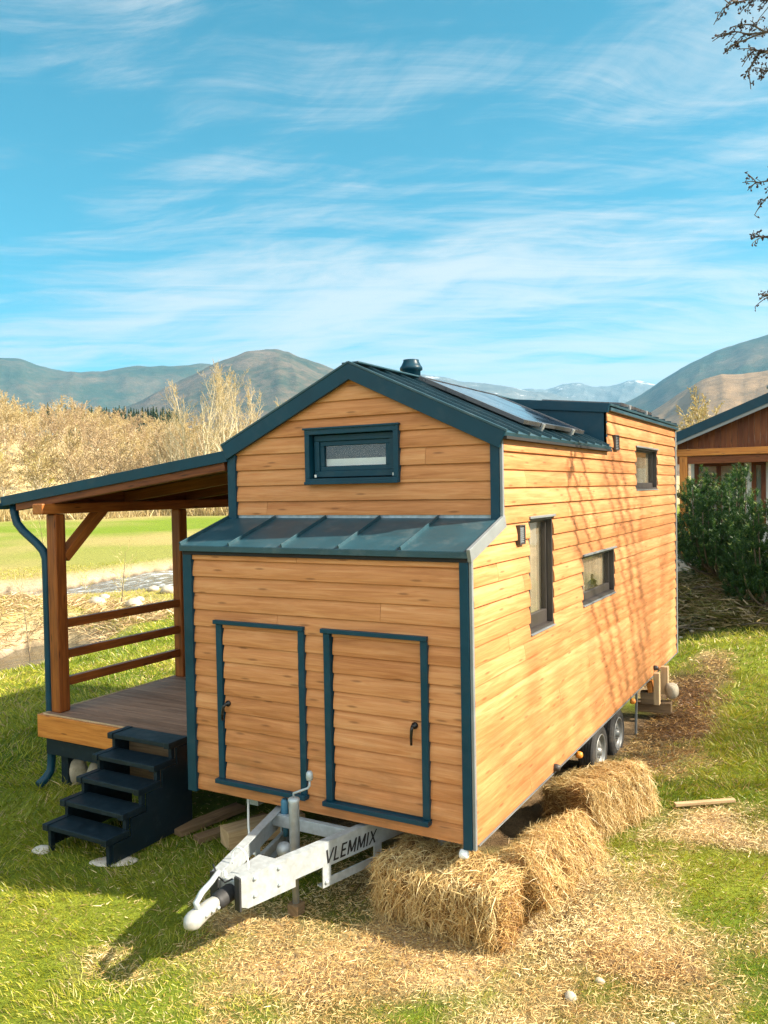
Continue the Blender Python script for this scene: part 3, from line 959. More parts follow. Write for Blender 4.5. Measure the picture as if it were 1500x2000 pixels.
mb.build('verge_flashing', M['flash'], lean, 0.003)
mb = MB()
mb.box(-W + .06, -.066, D_ - .012, D_ + .01, 2.195, 2.232)
mb.build('wall_flashing', plain('streaked_zinc', (0.30, 0.36, 0.42), 0.4, 0.4, 0.3, 18), lean, 0.002)
mb = MB()
mb.box(-W - .02, .0, -.045, -.01, 1.925, 1.968)
mb.build('eave_board', M['dark'], lean)


# hatches
def hatch(rect, hinge_right, handle_x, handle_z, label, recess):
    x0, x1, z0, z1 = rect
    f = MB()
    w = .044
    f.box(x0 - .012, x0 + w, -.043, .03, z0 + .03, z1 - .028)
    f.box(x1 - w, x1 + .010, -.043, .03, z0 + .03, z1 - .028)
    f.box(x0 - .03, x1 + .012, -.058, .02, z1 - .026, z1 + .006)
    f.box(x0 - .03, x1 + .012, -.072, .02, z0 - .006, z0 + .030)
    door = MB()
    clapboard(door, (0, recess, 0), (1, 0, 0), (0, -1, 0), z0 + .03, z1 - .026, lambda z: (x0 + w + .008, x1 - w - .008), [], phase=(z0 + .03) % HB, kbulge=1.05)
    d = door.build('hatch', M['clad'], house)
    tag(d, label)
    f.build('hatch_frame', M['trim'], d, 0.004)
    b = MB()
    b.box(x0 + .01, x1 - .01, recess + .014, recess + .05, z0 + .01, z1 - .01)
    b.build('hatch_backing', M['dark'], d)
    h = MB()
    h.lathe((handle_x, recess - .018, handle_z), (0, -1, 0), [(0, 0), (.024, 0), (.024, .012), (.012, .016), (.011, .045), (0, .045)], 14)
    s_ = -1 if hinge_right else -.35
    h.tube([(handle_x, recess - .055, handle_z + .005), (handle_x + .012 * s_, recess - .066, handle_z - .02), (handle_x + .03 * s_, recess - .062, handle_z - .07), (handle_x + .034 * s_, recess - .058, handle_z - .13)],
           [.013, .012, .010, .009], 8)
    h.build('handle', M['handle'], d)


hatch(HA, True, -2.095, .745, 'left storage hatch with its handle on the left', -.006)
hatch(HBX, False, -.430, .772, 'right storage hatch with its handle on the right', .008)


def frame_rect(mb, axis, pos, a0, a1, z0, z1, w, d0, d1, wb=None, wt=None):
    """four butted boards round an opening; axis 'y' = opening in a wall facing -y, 'x' = facing +x"""
    wb = w if wb is None else wb
    wt = w if wt is None else wt

    def bx_(p0, p1, q0, q1):
        if axis == 'y': mb.box(p0, p1, pos + d0, pos + d1, q0, q1)
        else: mb.box(pos + d0, pos + d1, p0, p1, q0, q1)
    bx_(a0, a1, z1 - wt, z1)
    bx_(a0, a1, z0, z0 + wb)
    bx_(a0, a0 + w, z0 + wb, z1 - wt)
    bx_(a1 - w, a1, z0 + wb, z1 - wt)


# loft window
mb = MB()
frame_rect(mb, 'y', D_, GW[0], GW[1], GW[2], GW[3], .045, -.055, .10)
mb.box(GW[0] - .012, GW[1] + .012, D_ - .068, D_ - .03, GW[3] - .004, GW[3] + .012)
mb.box(GW[0] + .002, GW[1] - .002, D_ - .075, D_ - .045, GW[2] - .004, GW[2] + .02)
gw = mb.build('window', M['trim'], house, 0.003)
tag(gw, 'loft window in the gable')
mb = MB()
frame_rect(mb, 'y', D_, GW[0] + .060, GW[1] - .060, GW[2] + .055, GW[3] - .050, .050, -.002, .06)
frame_rect(mb, 'y', D_, GW[0] + .110, GW[1] - .110, GW[2] + .105, GW[3] - .100, .038, .012, .05)
mb.build('sash', M['trim'], gw, 0.004)
mb = MB()
mb.box(GW[0] + .15, GW[1] - .15, D_ + .030, D_ + .034, GW[2] + .14, GW[3] - .13)
mb.build('pane', M['glass'], gw)
mb = MB()
mb.box(GW[0] + .12, GW[1] - .12, D_ + .060, D_ + .075, GW[2] + .148, GW[2] + .205)
mb.build('blind', M['blind'], gw)
mb = MB()
mb.box(GW[0] + .05, GW[1] - .05, D_ + .115, D_ + .13, GW[2] + .04, GW[3] - .04)
mb.build('dark_interior', M['darkroom'], gw)
for x in (GW[0] + .066, GW[1] - .075):
    mb = MB()
    mb.box(x, x + .016, D_ - .012, D_ + .0, GW[2] + .056, GW[2] + .078)
    mb.build('hinge', M['white'], gw)


def side_window(r, label, curtain, sill_h):
    y0, y1, z0, z1 = r
    mb = MB()
    frame_rect(mb, 'x', 0, y0, y1, z0, z1, .022, -.12, .012)
    fr = mb.build('window', M['frame'], house, 0.003)
    tag(fr, label)
    mb = MB()
    frame_rect(mb, 'x', 0, y0 + .022, y1 - .022, z0 + .022, z1 - .022, .020, -.075, -.035, sill_h, .018)
    mb.build('sash', M['frame'], fr, 0.004)
    mb = MB()
    mb.box(-.01, .040, y0 - .02, y1 + .02, z1, z1 + .020)
    mb.build('drip_cap', M['flash'], fr, 0.003)
    mb = MB()
    mb.box(-.02, .034, y0 - .002, y1 + .002, z0 - .012, z0 + .0)
    mb.build('sill', M['flash'], fr, 0.003)
    mb = MB()
    mb.box(-.056, -.052, y0 + .04, y1 - .04, z0 + .02 + sill_h, z1 - .038)
    mb.build('pane', M['glass'], fr)
    # curtain with soft folds
    n = 60
    mb = MB()
    ys = [y0 + .03 + (y1 - y0 - .06) * i / n for i in range(n + 1)]
    if curtain == 'drape':
        fold = lambda y, z: -.090 + .009 * math.sin(y * 70 + 1.5 * math.sin(y * 23))
        for a, b in zip(ys[:-1], ys[1:]):
            mb.poly([(fold(a, 0), a, z0), (fold(b, 0), b, z0), (fold(b, 1), b, z1), (fold(a, 1), a, z1)], rnd=.5, smooth=True)
    else:
        c = (y0 + y1) / 2
        for a, b in zip(ys[:-1], ys[1:]):
            def lowz(y): return z0 + .02 + .22 * max(0, 1 - abs(y - c - .1) / .35)
            fold = lambda y: -.092 + .012 * math.sin(y * 55)
            mb.poly([(fold(a), a, lowz(a)), (fold(b), b, lowz(b)), (fold(b), b, z1), (fold(a), a, z1)], rnd=.5, smooth=True)
    mb.build('curtain', M['curtain'], fr)
    mb = MB()
    mb.box(-.135, -.128, y0 + .02, y1 - .02, z0 + .02, z1 - .02)
    mb.build('dark_interior', M['darkroom'], fr)


side_window(TW, 'tall narrow side window with a drawn curtain', 'drape', .11)
side_window(SW, 'small square looking side window with parted curtain', 'part', .075)
side_window(RW, 'high rear side window under the dormer eave', 'drape', .06)


def vent(y0, y1, z0, z1):
    mb = MB()
    frame_rect(mb, 'x', 0, y0, y1, z0, z1, .012, .0, .045)
    v = mb.build('vent', M['frame'], house, 0.002)
    mb = MB()
    n = 8
    for k in range(n):
        z = z0 + .016 + (z1 - z0 - .03) * (k + .5) / n
        mb.obox((.03, (y0 + y1) / 2, z), ((1, 0, -.8), (0, 1, 0), (.8, 0, 1)), (.012, (y1 - y0) / 2 - .012, .002))
    mb.box(.0, .012, y0 + .012, y1 - .012, z0 + .012, z1 - .012)
    mb.build('louvre', M['flash'], v)


vent(.850, .975, 1.985, 2.135)
vent(3.80, 3.97, 2.80, 2.965)

# main roof
YV0, YV1 = .525, LEN + .05


def rz(x): return RZ - SL * abs(x - XR)


mb = MB()
for s in (-1, 1):
    xe = XR + s * 1.315
    d = Vector((xe - XR, 0, rz(xe) - RZ))
    L = d.length
    dn = d.normalized()
    nn = Vector((-dn.z * s, 0, abs(dn.x)))
    nn = Vector((dn.z * -s * s if False else -dn.z * (1 if dn.x > 0 else -1), 0, abs(dn.x)))
    ye = YV1 if s < 0 else YD + .03
    c = Vector((XR, (YV0 + ye) / 2, RZ)) + d * .5 - nn * .016
    mb.obox(c, (dn, (0, 1, 0), nn), (L / 2, (ye - YV0) / 2, .014))
roof = mb.build('roof', M['roof'], house)
mb = MB()
for s in (-1, 1):
    xe = XR + s * 1.318
    d = Vector((xe - XR, 0, rz(xe) - RZ))
    dn = d.normalized()
    nn = Vector((-dn.z * (1 if dn.x > 0 else -1), 0, abs(dn.x)))
    ys = YV0 + .24
    while ys < (YD - .05 if s > 0 else YV1 - .1):
        mb = MB()
        c = Vector((XR, ys, RZ)) + d * .5 + nn * .010
        mb.obox(c, (dn, (0, 1, 0), nn), (d.length / 2, .007, .013))
        mb.build('standing_seam', M['roof'], roof)
        ys += .265
# verge fascia folded over the front edge
zb = .128
for s in (-1, 1):
    mb = MB()
    xe = XR + s * 1.318
    a, b = Vector((XR, YV0 - .012, RZ + .004)), Vector((xe, YV0 - .012, rz(xe) + .004))
    V = [a, b, b - Vector((s * .055, 0, zb - .012)), a - Vector((0, 0, zb))]
    F = V + [p + Vector((0, .03, 0)) for p in V]
    mb.mesh(F, [(0, 1, 2, 3), (7, 6, 5, 4), (0, 4, 5, 1), (1, 5, 6, 2), (2, 6, 7, 3)])
    mb.build('verge_fascia', M['trim'], roof, 0.003)
    mb = MB()
    xe = XR + s * 1.325
    a, b = Vector((XR, YV0 - .0, RZ + .014)), Vector((xe, YV0 - .0, rz(xe) + .014))
    mb.bar(a, b, .032, .018)
    mb.build('verge_cap', M['roof'], roof, 0.003)
mb = MB()
mb.bar((XR, YV0 + .02, RZ + .012), (XR, YV1, RZ + .012), .16, .014)
mb.build('ridge_cap', M['roof'], roof, 0.004)
mb = MB()
mb.box(.022, .075, D_ - .06, YD - .01, ZE - .01, ZE + .012)
mb.build('eave_strip', M['dark'], roof)

# dormer
mb = MB()
dz = lambda x: 3.395 - (x + 1.17) * .108
V = [(-1.17, YD, RZ - .04), (.012, YD, ZE - .02), (.012, YD, dz(.012) - .06), (-1.17, YD, dz(-1.17) - .06)]
F = V + [(p[0], p[1] + .05, p[2]) for p in V]
mb.mesh(F, [(0, 1, 2, 3), (7, 6, 5, 4), (0, 4, 5, 1), (1, 5, 6, 2), (2, 6, 7, 3), (3, 7, 4, 0)])
dm = mb.build('dormer', M['trim'], house)
mb = MB()
V = [(-1.30, YD - .025, dz(-1.30) + .012), (.055, YD - .025, dz(.055) + .012), (.035, YD - .025, dz(.055) - .082), (-1.10, YD - .025, dz(-1.1) - .088)]
F = V + [(p[0], p[1] + .03, p[2]) for p in V]
mb.mesh(F, [(0, 1, 2, 3), (7, 6, 5, 4), (0, 4, 5, 1), (1, 5, 6, 2), (2, 6, 7, 3), (3, 7, 4, 0)])
mb.build('dormer_fascia', M['trim'], dm, 0.003)
mb = MB()
a, b = Vector((-1.30, 0, dz(-1.30))), Vector((.06, 0, dz(.06)))
dn = (b - a).normalized()
nn = Vector((-dn.z, 0, dn.x))
mb.obox(((a.x + b.x) / 2, (YD + YV1) / 2, (a.z + b.z) / 2), (dn, (0, 1, 0), nn), ((b - a).length / 2, (YV1 - YD) / 2, .012))
mb.box(.012, .060, YD + .02, YV1, ZD - .005, ZD + .03)
mb.build('dormer_roof', M['roof'], dm, 0.003)
mb = MB()
y = YD + .35
while y < YV1:
    mb = MB()
    mb.obox(((a.x + b.x) / 2, y, (a.z + b.z) / 2 + .022), (dn, (0, 1, 0), nn), ((b - a).length / 2, .007, .012))
    mb.build('standing_seam', M['roof'], dm)
    y += .42


def panel(x0, x1, y0, y1, zf, off, rails, name_label, parent=house):
    a, b = Vector((x0, 0, zf(x0) + off)), Vector((x1, 0, zf(x1) + off))
    dn = (b - a).normalized()
    nn = Vector((-dn.z, 0, dn.x))
    c = Vector(((x0 + x1) / 2, (y0 + y1) / 2, (a.z + b.z) / 2))
    hl, hw = (b - a).length / 2, (y1 - y0) / 2
    mb = MB()
    for sy in (-1, 1):
        mb.obox(c + Vector((0, sy * (hw - .015), 0)), (dn, (0, 1, 0), nn), (hl, .015, .018))
    for sx in (-1, 1):
        mb.obox(c + dn * sx * (hl - .015), (dn, (0, 1, 0), nn), (.015, hw - .031, .018))
    p = mb.build('solar_panel', plain('panel_frame', (0.10, 0.10, 0.105), 0.3, 0.5, 0.1), parent, 0.002)
    tag(p, name_label)
    mb = MB()
    mb.obox(c + nn * .006, (dn, (0, 1, 0), nn), (hl - .031, hw - .031, .006))
    mb.build('cell_sheet', M['cell'], p)
    for ry in rails:
        mb = MB()
        mb.obox(Vector((c.x, ry, c.z)) - nn * .034, (dn, (0, 1, 0), nn), (hl + .02, .018, .015))
        mb.obox(Vector((c.x, ry, c.z)) + dn * (hl + .012) - nn * .01, (dn, (0, 1, 0), nn), (.010, .024, .026))
        mb.obox(Vector((c.x, ry, c.z)) - dn * (hl + .012) - nn * .01, (dn, (0, 1, 0), nn), (.010, .024, .026))
        mb.build('mounting_rail', M['alu'], p, 0.002)


panel(-1.02, -.075, 1.30, 3.02, rz, .062, (1.75, 2.62), 'large solar panel on the front roof slope')
panel(-.95, -.02, 4.35, 5.95, dz, .065, (4.7, 5.6), 'solar panel on the dormer roof')

mb = MB()
mb.lathe((-1.56, 2.2, 3.20), (0, 0, 1), [(.092, 0), (.092, .39), (.112, .40), (.112, .425), (.100, .44), (.078, .485), (.078, .50), (0, .502)], 28)
mb.build('chimney', M['trim'], house)

# marker lamps along the floor edge
for (x, y, z, m_) in ((.045, 1.67, .035, 'frame'), (.012, 2.45, -.085, 'orange'), (-.055, -.035, -.055, 'white'), (.012, 4.62, -.085, 'orange'), (.045, 5.75, .085, 'frame')):
    mb = MB()
    mb.lathe((x - .03, y, z), (1, 0, 0), [(0, 0), (.03, 0), (.034, .02), (.028, .05), (.012, .058), (0, .058)], 12)
    mb.build('marker_lamp', M[m_], house)

# chassis and drawbar
for b_ in ((-2.2, -2.08, .3, LEN - .3, -.19, -.012), (-.42, -.30, .3, LEN - .3, -.19, -.012)):
    mb = MB()
    mb.box(*b_)
    mb.build('chassis_beam', M['galv'], house)
for y in (.9, 2.4, 5.2, 6.8):
    mb = MB()
    mb.box(-2.079, -.421, y, y + .08, -.14, -.02)
    mb.build('cross_member', M['galv'], house)
BF = {1: Vector((-1.155, -1.055, -.115)), -1: Vector((-1.385, -1.055, -.115))}
BB = {1: Vector((-.76, .42, -.115)), -1: Vector((-1.78, .42, -.115))}
beams = {}
for s in (1, -1):
    f, b = BF[s], BB[s]
    d = (b - f).normalized()
    n = Vector((d.y, -d.x, 0)) * (1 if s > 0 else -1)
    if n.x * s < 0: n = -n

    def pt(t, z, o): return f + (b - f) * t + n * o + Vector((0, 0, z))
    L = (b - f).length
    outer = [(0, -.105), (.03, -.145), (.30, -.145), (.30, -.105), (.43, -.105), (.45, -.225), (1.0, -.225), (1.0, .088), (0, .088)]
    hole = [(.50, -.175), (.50, -.095), (.78, -.095), (.78, -.175)]
    slot = [(.83, -.175), (.83, -.095), (.97, -.095), (.97, -.175)]
    bm = bmesh.new()
    # the web as a plate with two slots: build it from strips
    def plate(mb, t0, t1, z0, z1, o0=-.005, o1=.005, z0b=None):
        z0b = z0 if z0b is None else z0b
        V = [pt(t0, z0, o0), pt(t1, z0b, o0), pt(t1, z1, o0), pt(t0, z1, o0), pt(t0, z0, o1), pt(t1, z0b, o1), pt(t1, z1, o1), pt(t0, z1, o1)]
        mb.mesh(V, [(0, 1, 2, 3), (7, 6, 5, 4), (0, 4, 5, 1), (1, 5, 6, 2), (2, 6, 7, 3), (3, 7, 4, 0)])
    bm.free()
    mb = MB()
    plate(mb, 0, .035, -.10, .088, z0b=-.125)
    plate(mb, .035, .29, -.125, .088)
    plate(mb, .29, .45, -.075, .088)
    plate(mb, .45, .50, -.225, .088)
    plate(mb, .50, .78, -.085, .088)
    plate(mb, .78, .83, -.225, .088)
    plate(mb, .83, 1.0, -.085, .088)
    plate(mb, .50, .78, -.225, -.165)
    plate(mb, .83, 1.0, -.225, -.165)
    # flanges turned inwards
    plate(mb, 0, 1.0, .080, .0885, -.060, -.0055)
    plate(mb, .035, .29, -.125, -.117, -.060, -.0055)
    plate(mb, .45, 1.0, -.225, -.217, -.060, -.0055)
    bmo = mb.build('drawbar_beam', M['galv'], house)
    beams[s] = (bmo, f, b, n, pt)
    for (tb, zb_) in ((.07, .05), (.07, -.06), (.20, .05), (.20, -.06), (.47, -.19), (.80, -.19)):
        mb = MB()
        mb.lathe(pt(tb, zb_, .004), n, [(0, 0), (.014, 0), (.014, .010), (.008, .014), (0, .015)], 6, smooth=False)
        mb.build('bolt', M['galv'], bmo)
    mb = MB()
    plate(mb, -.012, -.001, -.125, .090, -.045, .012)
    mb.build('end_cap', M['rubber'], bmo, 0.003)

# black lettering on the right beam, drawn as strokes
bmo, f, b, n, pt = beams[1]
GLY = {'V': (.62, [((0, 1), (.31, 0)), ((.31, 0), (.62, 1))]), 'L': (.46, [((.06, 1), (.06, 0)), ((0, .065), (.46, .065))]),
       'E': (.48, [((.06, 1), (.06, 0)), ((0, .065), (.48, .065)), ((0, .5), (.42, .5)), ((0, .935), (.48, .935))]),
       'M': (.74, [((.06, 0), (.06, 1)), ((.68, 0), (.68, 1)), ((.08, .97), (.37, .12)), ((.37, .12), (.66, .97))]),
       'I': (.12, [((.06, 0), (.06, 1))]), 'X': (.62, [((.04, 0), (.58, 1)), ((.04, 1), (.58, 0))])}
lt0, lt1, lh, lz = .462, .80, .098, -.064
adv, cur = [], 0.0
for ch_ in 'VLEMMIX':
    adv.append(cur)
    cur += GLY[ch_][0] + .17
tot = cur - .17 + .22
mb = MB()
for ch_, a0 in zip('VLEMMIX', adv):
    for k, ((xa, ya), (xb, yb)) in enumerate(GLY[ch_][1]):
        L_ = math.hypot((xb - xa), (yb - ya))
        wx, wy = -(yb - ya) / L_ * .078, (xb - xa) / L_ * .078
        q = []
        for (xx, yy) in ((xa - wx, ya - wy), (xb - wx, yb - wy), (xb + wx, yb + wy), (xa + wx, ya + wy)):
            yy = min(max(yy, 0), 1)
            xx = a0 + xx + .22 * yy
            q.append(pt(lt0 + (lt1 - lt0) * xx / tot, lz + lh * yy, .0062 + .0003 * k))
        mb.poly(q)
mb.build('lettering', M['letter'], bmo)

# cross members, coupling, jack
mb = MB()
mb.bar((-1.66, -.06, -.085), (-.89, -.06, -.085), .05, .09)
mb.build('cross_member', M['jackblue'] if False else M['galv'], house, 0.003)
mb = MB()
mb.bar((-1.67, .10, -.28), (-1.40, -.72, -.20), .035, .06)
mb.build('bracing_bar', M['galv'], house, 0.003)
CX = -1.265
mb = MB()
mb.bar((CX, -.62, -.155), (CX, -1.02, -.155), .17, .15)
mb.build('coupling_housing', M['galv'], house, 0.012)
mb = MB()
prof = [(.036, 0)]
for k in range(7):
    prof += [(.056, .012 + k * .022), (.044, .023 + k * .022)]
prof += [(.05, .172), (.0, .172)]
mb.lathe((CX, -1.00, -.150), (0, -1, -.06), prof, 20)
mb.build('rubber_bellows', M['rubber'], house)
mb = MB()
# coupling head: a rounded, tapering hood over the ball cup
sec = [(-1.165, .040, .042, -.160), (-1.22, .044, .046, -.162), (-1.28, .046, .046, -.166), (-1.33, .052, .050, -.172), (-1.375, .056, .052, -.178), (-1.41, .046, .044, -.180), (-1.435, .022, .024, -.182), (-1.442, .004, .006, -.183)]
V = []
n_ = 16
for (y, hw, hh, zc) in sec:
    for k in range(n_):
        a = 2 * math.pi * k / n_
        ca, sa = math.cos(a), math.sin(a)
        V.append((CX + hw * math.copysign(abs(ca) ** .75, ca), y, zc + hh * math.copysign(abs(sa) ** .75, sa)))
F = []
for i in range(len(sec) - 1):
    for k in range(n_):
        F.append((i * n_ + k, i * n_ + (k + 1) % n_, (i + 1) * n_ + (k + 1) % n_, (i + 1) * n_ + k))
F += [tuple(range(n_)), tuple(reversed(range((len(sec) - 1) * n_, len(sec) * n_)))]
mb.mesh(V, F, smooth=True)
ch = mb.build('coupling_head', plain('cast_coupling', (0.36, 0.36, 0.34), 0.4, 0.2, 0.12, 18, dirt=((.35, .33, .28), 20, .5)), house, 0.0, True)
mb = MB()
mb.tube([(CX, -1.33, -.13), (CX - .005, -1.34, -.085), (CX - .02, -1.27, -.055), (CX - .035, -1.16, -.035), (CX - .045, -1.08, -.005)], [.018, .020, .020, .018, .016], 10)
mb.build('coupling_lever', M['galv'], house)
for y in (-1.20, -1.25, -1.31):
    mb = MB()
    mb.lathe((CX + .040, y, -.166), (1, 0, 0), [(0, 0), (.011, 0), (.011, .018), (0, .018)], 8)
    mb.build('bolt', M['galv'], ch)
JX, JY = -1.235, -.355
mb = MB()
mb.lathe((JX, JY, -.52), (0, 0, 1), [(0, 0), (.024, 0), (.024, .28), (.036, .28), (.038, .73), (.042, .735), (.042, .755), (.02, .765), (0, .765)], 20)
jk = mb.build('support_jack', M['galv'], house)
mb = MB()
mb.tube([(JX, JY, .24), (JX, JY, .275), (JX + .03, JY - .0, .287), (JX + .10, JY + .035, .315), (JX + .112, JY + .04, .335), (JX + .112, JY + .04, .372)], .0085, 8)
mb.lathe((JX + .112, JY + .04, .372), (0, 0, 1), [(0, 0), (.022, .002), (.026, .02), (.024, .055), (.014, .066), (0, .066)], 12)
mb.build('crank_handle', M['galv'], jk)
mb = MB()
mb.bar((JX - .05, JY, -.20), (JX + .16, JY, -.20), .09, .09)
mb.build('jack_clamp', M['galv'], jk, 0.006)
mb = MB()
mb.box(JX - .045, JX + .045, JY - .05, JY + .05, -.60, -.515)
mb.build('jack_foot', M['rawdark'], jk, 0.008)
mb = MB()
mb.tube([(-1.56, -.02, -.22), (-1.56, -.03, -.10)], .022, 10)
mb.tube([(-1.56, -.03, -.10), (-1.555, -.035, .055), (-1.552, -.036, .075)], [.028, .030, .018], 12)
mb.build('brake_lever', M['jackblue'], house)
mb = MB()
mb.lathe((-1.42, -.22, -.22), (.3, -1, .1), [(0, 0), (.055, 0), (.065, .02), (.05, .05), (.025, .08), (0, .08)], 18)
mb.build('brake_lever_base', M['galv'], house)
mb = MB()
pts = [(-1.38, -.86, -.06)]
for k in range(11):
    a = math.pi * (1 - k / 10)
    pts.append((-1.30 + .085 * math.cos(a), -.86 - .04 * k / 10, -.03 + .10 * math.sin(a)))
pts += [(-1.215, -.93, -.10)]
mb.tube(pts, .0055, 6)
mb.build('brake_cable', M['white'], house)
mb = MB()
mb.tube([(-1.40, -1.03, .0), (-1.34, -1.06, -.05), (-1.28, -1.06, -.08), (-1.24, -1.03, -.06)], .006, 6)
mb.build('brake_cable', M['rubber'], house)
mb = MB()
mb.tube([(-1.33, -.98, -.07), (-1.30, -1.04, -.02), (-1.27, -1.06, -.05)], .007, 6)
mb.build('brake_cable', M['white'], house)
mb = MB()
mb.tube([(-2.03, .12, .0), (-2.02, .10, -.12), (-1.99, .06, -.25), (-1.93, .0, -.36), (-1.86, -.06, -.40), (-1.70, -.02, -.43)], .010, 6)
mb.build('power_cable', M['white'], house)


def wheel(y, zc, xo):
    R0, R1, w = .290, .185, .17
    mb = MB()
    prof = [(R1, -.004), (R1 + .03, .006), (R0 - .035, .004), (R0 - .012, -.010), (R0, -.030)]
    for k in range(4):
        a = -.034 - k * .030
        prof += [(R0, a), (R0 - .008, a - .002), (R0 - .008, a - .008), (R0, a - .010)]
    prof += [(R0, -w + .03), (R0 - .012, -w + .010), (R0 - .04, -w), (R1, -w)]
    mb.lathe((xo, y, zc), (1, 0, 0), prof, 48, smooth=False)
    t = mb.build('wheel', M['tyre'], house)
    mb = MB()
    mb.lathe((xo, y, zc), (1, 0, 0), [(R1 + .002, -.002), (R1, .004), (R1 - .010, .004), (R1 - .016, -.010), (R1 - .03, -.035), (R1 - .042, -.045), (.105, -.022), (.085, -.016), (.06, -.026), (.042, -.024), (.040, .006), (0, .010)], 36)
    for k in range(5):
        a = 2 * math.pi * k / 5
        mb.lathe((xo - .026, y + .062 * math.cos(a), zc + .062 * math.sin(a)), (1, 0, 0), [(0, 0), (.009, 0), (.009, .014), (0, .016)], 6)
    mb.build('rim', M['rim'], t)


wheel(4.31, -.395, -.085)
wheel(3.55, -.385, -.085)
wheel(4.31, -.395, -2.25)
wheel(3.55, -.385, -2.25)

# ------------------------------------------------------------------ porch beside the house
PX0, PX1, PZ, PY0, PY1 = -5.00, -2.56, .200, .50, 5.2
porch = root('porch', (-3.8, 2.8, -.60), 'open timber porch with lean-to roof and plank deck beside the tiny house', 'porch')
mb = MB()
y = PY0 + .012
k = 0
while y < PY1:
    mb.box(PX0 + .03, PX1, y, y + .138, PZ - .028, PZ)
    y += .144
dk = mb.build('deck', M['deck'], porch, 0.003)
mb = MB()
mb.box(PX0 - .0, PX0 + .028, PY0, PY1, PZ - .026, PZ + .003)
mb.build('edge_strip', M['rawwood'], dk, 0.002)
mb = MB()
mb.box(PX0 + .029, PX1, PY0 - .012, PY0 + .010, PZ - .026, PZ + .003)
mb.build('edge_strip', M['rawwood'], dk, 0.002)
mb = MB()
mb.box(PX0 - .03, PX1 + .03, PY0 - .045, PY0 - .014, PZ - .235, PZ - .006, grain=0)
mb.build('fascia_board', M['fascia_wood'], porch, 0.005)
mb = MB()
mb.box(PX0 - .03, PX0 - .001, PY0 - .013, PY1, PZ - .235, PZ - .006, grain=1)
mb.build('fascia_board', M['fascia_wood'], porch, 0.005)
mb = MB()
mb.box(PX0 + .02, PX1, PY0 + .02, PY0 + .12, PZ - .42, PZ - .240)
mb.build('deck_joist', M['black'], porch)
mb = MB()
mb.box(PX0 + .02, PX0 + .12, PY0 + .121, PY1, PZ - .42, PZ - .240)
mb.build('deck_joist', M['black'], porch)
mb = MB()
mb.box(PX0 + .10, PX0 + .20, PY0 + .13, PY0 + .23, -.56, PZ - .245)
mb.build('deck_support', M['black'], porch)


def post(y):
    mb = MB()
    mb.obox((-4.88, y, (PZ + 2.235) / 2), ((1, 0, 0), (0, 1, 0), (0, 0, 1)), (.068, .068, (2.235 - PZ) / 2), None, 2)
    mb.build('post', M['post'], porch, 0.016, seg=2)


for y in (.63, 2.42, 4.55): post(y)
mb = MB()
mb.box(-4.955, -4.805, .41, 5.1, 2.237, 2.345, grain=1)
mb.build('roof_beam', M['post'], porch, 0.012)
mb = MB()
mb.box(-4.93, -4.89, .62, 5.1, 2.347, 2.452, grain=1)
mb.build('eave_blocking', M['planks'], porch)
mb = MB()
mb.bar((-4.88, .70, 1.78), (-4.88, 1.26, 2.30), .10, .13, (1, 0, 0))
mb.build('brace', M['post'], porch, 0.008)
for z in (1.10, .782, .498):
    mb = MB()
    mb.box(-4.915, -4.845, .70, 2.35, z - .045, z + .045)
    mb.build('rail', M['post'], porch, 0.006)
for z in (1.10, .782, .498):
    mb = MB()
    mb.box(-4.915, -4.845, 2.49, 4.48, z - .045, z + .045)
    mb.build('rail', M['post'], porch, 0.006)
# roof
ra, rb = Vector((-5.60, 0, 2.405)), Vector((-2.54, 0, 2.775))
dn = (rb - ra).normalized()
nn = Vector((-dn.z, 0, dn.x))
RY0, RY1 = .54, 5.5
cm = (ra + rb) / 2 + Vector((0, (RY0 + RY1) / 2, 0))
hl = (rb - ra).length / 2
mb = MB()
mb.obox(cm, (dn, (0, 1, 0), nn), (hl, (RY1 - RY0) / 2, .010))
pr_ = mb.build('roof', M['roof'], porch)
mb = MB()
mb.obox(Vector((cm.x, RY0 - .008, cm.z)) - nn * .034, (dn, (0, 1, 0), nn), (hl + .01, .010, .050))
mb.build('verge_fascia', M['trim'], pr_, 0.003)
mb = MB()
n_b = 16
wbd = 2 * hl / n_b
for k in range(n_b):
    mb.obox(cm + dn * (-hl + wbd * (k + .5)) - nn * .024, (dn, (0, 1, 0), nn), (wbd / 2 - .002, (RY1 - RY0) / 2 - .03, .010), None, 1)
mb.build('roof_boarding', M['planks'], pr_)
for ry in (RY0 + .04, 1.6, 2.6, 3.6, 4.6):
    mb = MB()
    mb.obox(Vector((cm.x + .06, ry, cm.z)) - nn * .092 + dn * .02, (dn, (0, 1, 0), nn), (hl - .12, .035, .056), None, 0)
    mb.build('rafter', M['planks'], porch, 0.005)  # darker wood than the posts, standing in for shade under the roof
